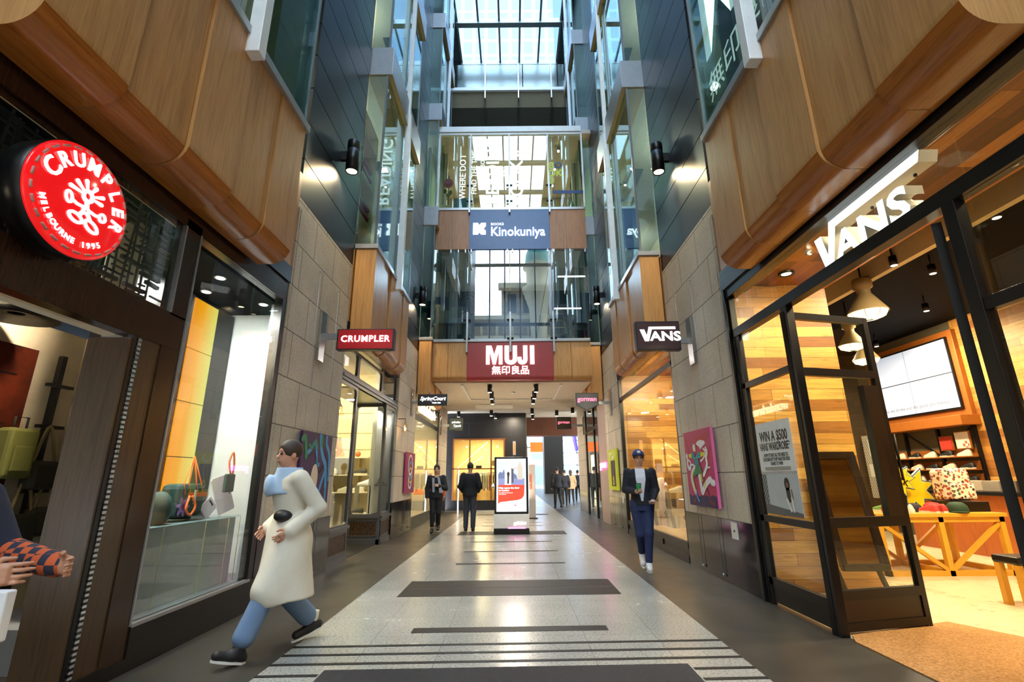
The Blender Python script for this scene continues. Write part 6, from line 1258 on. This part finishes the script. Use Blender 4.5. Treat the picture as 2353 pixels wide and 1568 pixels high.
    # top
    hem=parts.get('hem',.88); slv=parts.get('sleeve',.97); fl_=parts.get('flare',0.); off=parts.get('bulk',.022)
    def top(P):
        S=[(hem,lean[0]*0,0,.165*fem+fl_,.12+fl_),(min(1.0,hem+.3) if hem<.8 else .95,0,0,.16*fem+fl_*.6,.115+fl_*.5)]+[q for q in TS if q[0]>1.05]
        d=sect(P,S,off)
        for s in 'LR': d=smin(d,arm(P,s,off*.8,slv),.04)
        if hem<.7:
            for s in 'LR':
                a_,b_=np.array(J['hip'+s]),np.array(J['knee'+s]); d=smin(d,np.maximum(cap_(P,a_,b_,.13,.125),hem-P[:,2]),.12)
        return np.maximum(d,-elp(P,hd+(0,.03,-.16),(.06,.07,.07)))
    l3=allp.min(0)-.22; h3=allp.max(0)+.22; l3[2]=hem-.03; h3[2]=1.6
    emitmesh('top',top,l3,h3,None).build(parts.get('topname','jacket'),plain('top_'+colors['top'],colors['top'],.8),t)
    # shoes
    for s in 'LR':
        c=np.array(J['ank'+s]); tip=np.array(J.get('toe'+s,(c[0],c[1]+.17,c[2]-.06))); heel=np.array(J.get('heel'+s,(c[0],c[1]-.045,c[2]-.055)))
        sh=lambda P:np.maximum(smin(smin(cap_(P,heel,tip,.038,.036),cap_(P,c+(0,0,-.01),heel+(tip-heel)*.45,.045,.042),.03),cap_(P,c,heel,.042,.036),.02),-(P[:,2]-(min(heel[2],tip[2])-.028)))
        so=emitmesh('shoe',sh,np.minimum(heel,tip)-.09,np.maximum(np.maximum(heel,tip),c)+.09,None,step*.75).build('shoe',plain('shoe_'+colors['shoe'],colors['shoe'],.6),t)
        m=B(); d_=(tip-heel); L_=np.linalg.norm(d_); d_=d_/L_; sdv=np.cross(d_,(0,0,1)); sdv/=np.linalg.norm(sdv); P=[]
        for k in range(16):
            a=2*PI*k/16; x_=math.cos(a); y_=math.sin(a); w_=.044; P.append(toW(heel+(tip-heel)*.5+d_*x_*(L_/2+.042)+sdv*y_*w_*(1 if abs(x_)<.9 else .9)-np.array((0,0,.03))))
        m.prism(P,(0,0,-.018*g)); m.build('shoe_sole',plain('sole_'+colors.get('sole','E6E4E0'),colors.get('sole','E6E4E0'),.6),so)
    return t,toW,J,emitmesh,trunk,arm,ha,hd
# ---- the walker close by on the left: long cream coat, pale blue scarf, jeans, black slip-on shoes
t,toW,J,em,tr,ar,ha,hd=person((-1.96,4.52,0),R(138),dict(hipL=(-.09,.0,.9),hipR=(.09,0,.9),kneeL=(-.1,.19,.51),ankL=(-.1,.36,.12),toeL=(-.1,.52,.1),heelL=(-.1,.33,.045),kneeR=(.1,.0,.49),ankR=(.1,-.34,.14),toeR=(.1,-.2,.055),heelR=(.1,-.4,.11),elL=(-.25,-.12,1.16),haL=(-.2,.1,.98),elR=(.25,-.1,1.16),haR=(.22,.12,.98),lean=(0,.06,0)),1.68,
 'person striding past the granite pilaster in long cream coat, jeans and black slip-on shoes',dict(skin='C99378',hair='3A2A20',top='DED8C8',trousers='6C86AA',shoe='1C1A1E'),dict(hem=.42,flare=.09,bulk=.035,hair='short',leg_wide=.035,leg_to=.82,topname='coat',slim=.95),.0125)
sc=lambda P:smin(np.abs(sect(P,[(1.3,hd[0],hd[1]-.03,.15,.13),(1.38,hd[0],hd[1]-.03,.135,.12),(1.5,hd[0],hd[1]-.02,.1,.095)]))-.018,elp(P,hd+(.05,.13,-.27),(.07,.04,.1)),.03)
em('scarf',sc,hd-(.3,.3,.45),hd+(.3,.3,.0),None,.0125).build('scarf',plain('pale_blue_scarf','A9C3E0',.85),t)
m=B()
for x_,y_,z_ in ((-.1,.36,.12),(.1,-.34,.14)): m.cyl(toW((x_,y_,z_-.04)),toW((x_,y_-.01,z_+.09)),.043,.047,14)
split(m,'white_sock',m_shw,t)
m=B(); m.ball(toW((-.085,.115,1.1)),(.085,.07,.055),12); m.build('waist_pouch',m_shs,t)
# ---- the walker cut off by the left frame edge: dark top, orange checked sleeve, white paper bag
t,toW,J,em,tr,ar,ha,hd=person((-2.24,1.98,0),R(-90),dict(kneeL=(-.1,.16,.52),ankL=(-.1,.25,.1),kneeR=(.1,-.04,.5),ankR=(.1,-.3,.16),toeR=(.1,-.14,.07),heelR=(.1,-.36,.14),elR=(.25,.14,1.14),haR=(.16,.42,1.14),elL=(-.25,.12,1.13),haL=(-.14,.44,1.13)),1.6,
 'person at the left frame edge in dark top with orange checked sleeves',dict(skin='C48E70',hair='8A8A92',top='23273A',trousers='15151A',shoe='1A1A1C'),dict(hair='short',sleeve=.62,hem=.86),.013)
k=N('orange_check',.8); c=k.n('TexChecker'); c.inputs['Scale'].default_value=26; c.inputs[1].default_value=lin('C8582A'); c.inputs[2].default_value=lin('2A2A3A'); k.l(k.co('xzy'),c.inputs[0]); k.color(c.outputs[0])
def slv(P): return np.minimum(*[np.maximum(cap_(P,np.array(J['el'+s])+(0,-.02,.04),J['ha'+s],.068,.05),0-1) for s in 'LR'])
split(em('sleeves',slv,(-.42,-.2,.9),(.42,.6,1.35),None,.013),'checked_sleeve',k.m,t)
b=thing('paper_bag','white paper carrier bag held by the person at the left frame edge','bag',(-1.85,1.86,.8)); B().box(-2.05,-1.72,1.8,1.84,.84,1.0).build('bag_body',plain('white_paper','E8E8EA',.7),b,.006); B().tube([(-1.94,1.82,1.0),(-1.93,1.82,1.08),(-1.86,1.82,1.08),(-1.85,1.82,1.0)],.004).build('cord_handle',m_white,b)
# ---- man in the cap on the right
t,toW,J,em,tr,ar,ha,hd=person((2.0,7.98,0),R(172),dict(hipL=(-.09,0,.92),hipR=(.09,0,.92),kneeL=(-.06,.1,.52),ankL=(-.03,.1,.1),toeL=(-.02,.26,.045),heelL=(-.03,.06,.045),kneeR=(.06,.02,.5),ankR=(.03,-.24,.2),toeR=(.03,-.1,.06),heelR=(.03,-.29,.16),shL=(-.19,0,1.42),elR=(.235,-.03,1.15),haR=(.09,.2,1.12),elL=(-.235,-.02,1.15),haL=(-.15,.2,1.0),head=(0,.03,1.62)),1.76,
 'person in navy cap, dark zip jacket and blue trousers holding a green cup and phone',dict(skin='D2A083',hair='1A1512',top='141824',trousers='1E2A52',shoe='E4E2E4'),dict(palmR=(0,0,1),palmL=(0,0,1),curlR=.8,curlL=.8,hem=.92,leg_to=.92,bulk=.014),.011)
em('tee',lambda P:np.maximum(tr(P,.03),np.maximum(np.abs(P[:,0])-.075*np.clip((P[:,2]-.9)/.4,0.2,1),-P[:,1]+.02)),(-.12,0,.98),(.12,.25,1.47),None,.009).build('white_tee',plain('white_tee','D4D8E4',.8),t)
em('cap',lambda P:np.maximum(elp(P,hd+(0,-.008,.05),(.095,.115,.1)),-(P[:,2]-hd[2]-.045)),hd-(.15,.15,.05),hd+(.15,.16,.2),None,.009).build('cap_crown',plain('denim_cap','2A3A6A',.8),t)
m=B(); m.prism([toW(hd+(.07*math.cos(a),.085+.085*math.sin(a),.055)) for a in [PI*i/10 for i in range(11)]],(0,0,.008)); m.build('cap_brim',MATS['denim_cap'],t); m=B(); m.ball(toW(hd+(0,.1,.1)),(.03,.006,.02),10); m.build('cap_badge',m_white,t)
cR,fR,nR,sR=ha['R']; cw=toW(cR+fR*.07+np.array((0,.0,.06)))
b=thing('takeaway_cup','green takeaway cup in the hand of the person in the navy cap','cup',cw); B().lathe((cw[0],cw[1],cw[2]-.06),[(0,0),(.03,0),(.04,.12),(.041,.125),(0,.13)],18).build('green_cup',plain('cup_green','2E9A5A',.5),b); B().lathe((cw[0],cw[1],cw[2]+.065),[(.042,0),(.04,.012),(0,.014)],18).build('lid',m_shs,b)
cL,fL,nL,sL=ha['L']; pw=toW(cL+fL*.08+np.array((0,0,.03))); b=thing('mobile_phone','mobile phone held low by the person in the navy cap','phone',pw); B().boxc(pw,(.075,.14,.009)).build('phone_body',plain('phone_pale','A8B8CC',.2),b,.003)
# ---- woman with scarf, man from behind, far walkers
person((-2.05,13.35,0),R(185),dict(kneeL=(-.08,.06,.5),ankL=(-.08,-.12,.13),kneeR=(.08,.08,.52),ankR=(.08,.1,.09),elL=(-.26,.05,1.13),haL=(-.08,.2,1.2),elR=(.25,-.02,1.13),haR=(.24,.06,.9)),1.68,
 'person in black with grey scarf and glasses walking towards the viewer on the left side',dict(skin='C99A80',hair='1A1614',top='1C1D22',trousers='121214',shoe='141416'),dict(hair='bun',slim=.92,leg_to=.8,bulk=.03),.017)
m=B(); m.prism([(-2.12,13.15,1.0),(-2.06,13.15,1.0),(-2.08,13.15,1.36),(-2.14,13.15,1.36)],(0,.02,0)); m.prism([(-1.94,13.15,.98),(-1.86,13.15,.98),(-1.95,13.15,1.38),(-2.0,13.15,1.38)],(0,.02,0)); o=m.build('grey_scarf',plain('grey_scarf','9AA2AE',.85),None); tag(o,'long grey scarf hanging open on the person in black with glasses','scarf')
person((-2.33,15.2,0),R(180),dict(kneeL=(-.08,.1,.52),ankL=(-.08,.16,.09),ankR=(.08,-.2,.14)),1.64,
 'person in an orange top half hidden behind the one in black with glasses',dict(skin='B87A5A',hair='3A241A',top='B0552A',trousers='20202A',shoe='16161A'),dict(hair='long',slim=.94),.02)
person((-1.19,13.7,0),R(0),dict(kneeL=(-.1,.04,.5),ankL=(-.1,-.02,.09),kneeR=(.1,.0,.5),ankR=(.1,-.1,.1),elL=(-.27,-.02,1.13),haL=(-.2,.16,1.0),elR=(.27,-.02,1.13),haR=(.2,.16,1.0)),1.74,
 'person seen from behind in black shirt and charcoal trousers, left of the kiosk',dict(skin='BE8E74',hair='100E0E',top='141519',trousers='3E4048',shoe='18181A',sole='18181A'),dict(bulk=.035,leg_wide=.012),.016)
person((2.0,23.1,0),R(10),dict(kneeL=(-.1,.08,.5),ankL=(-.1,.12,.09),ankR=(.1,-.22,.14)),1.78,'person in all black walking away into the far passage',dict(skin='BE8E74',hair='100E0E',top='0E0E12',trousers='0E0E12',shoe='101012',sole='101012'),dict(bulk=.045),.022)
person((2.55,25.4,0),R(0),dict(kneeR=(.1,.08,.5),ankR=(.1,.12,.09),ankL=(-.1,-.22,.14)),1.68,'person in dark jacket just ahead of the walker all in black',dict(skin='BE8E74',hair='2A1E18',top='1C1C24',trousers='141418',shoe='101012',sole='101012'),dict(bulk=.04),.024)
person((3.1,27.4,0),R(0),dict(kneeL=(-.1,.08,.5),ankL=(-.1,.14,.09),ankR=(.1,-.18,.13)),1.7,'person in a beige thigh-length coat walking away in the far passage',dict(skin='BE8E74',hair='5A3E2A',top='C8A67C',trousers='2A2620',shoe='2A2018',sole='2A2018'),dict(hem=.74,flare=.03,bulk=.04,hair='long'),.022)
person((3.75,29.5,0),R(0),dict(kneeL=(-.1,.08,.5),ankL=(-.1,.14,.09),ankR=(.1,-.18,.13)),1.72,'person in dark clothes farthest right in the passage beside the stone pilaster',dict(skin='BE8E74',hair='1A1614',top='1A2030',trousers='14161C',shoe='101012',sole='101012'),dict(bulk=.035),.026)
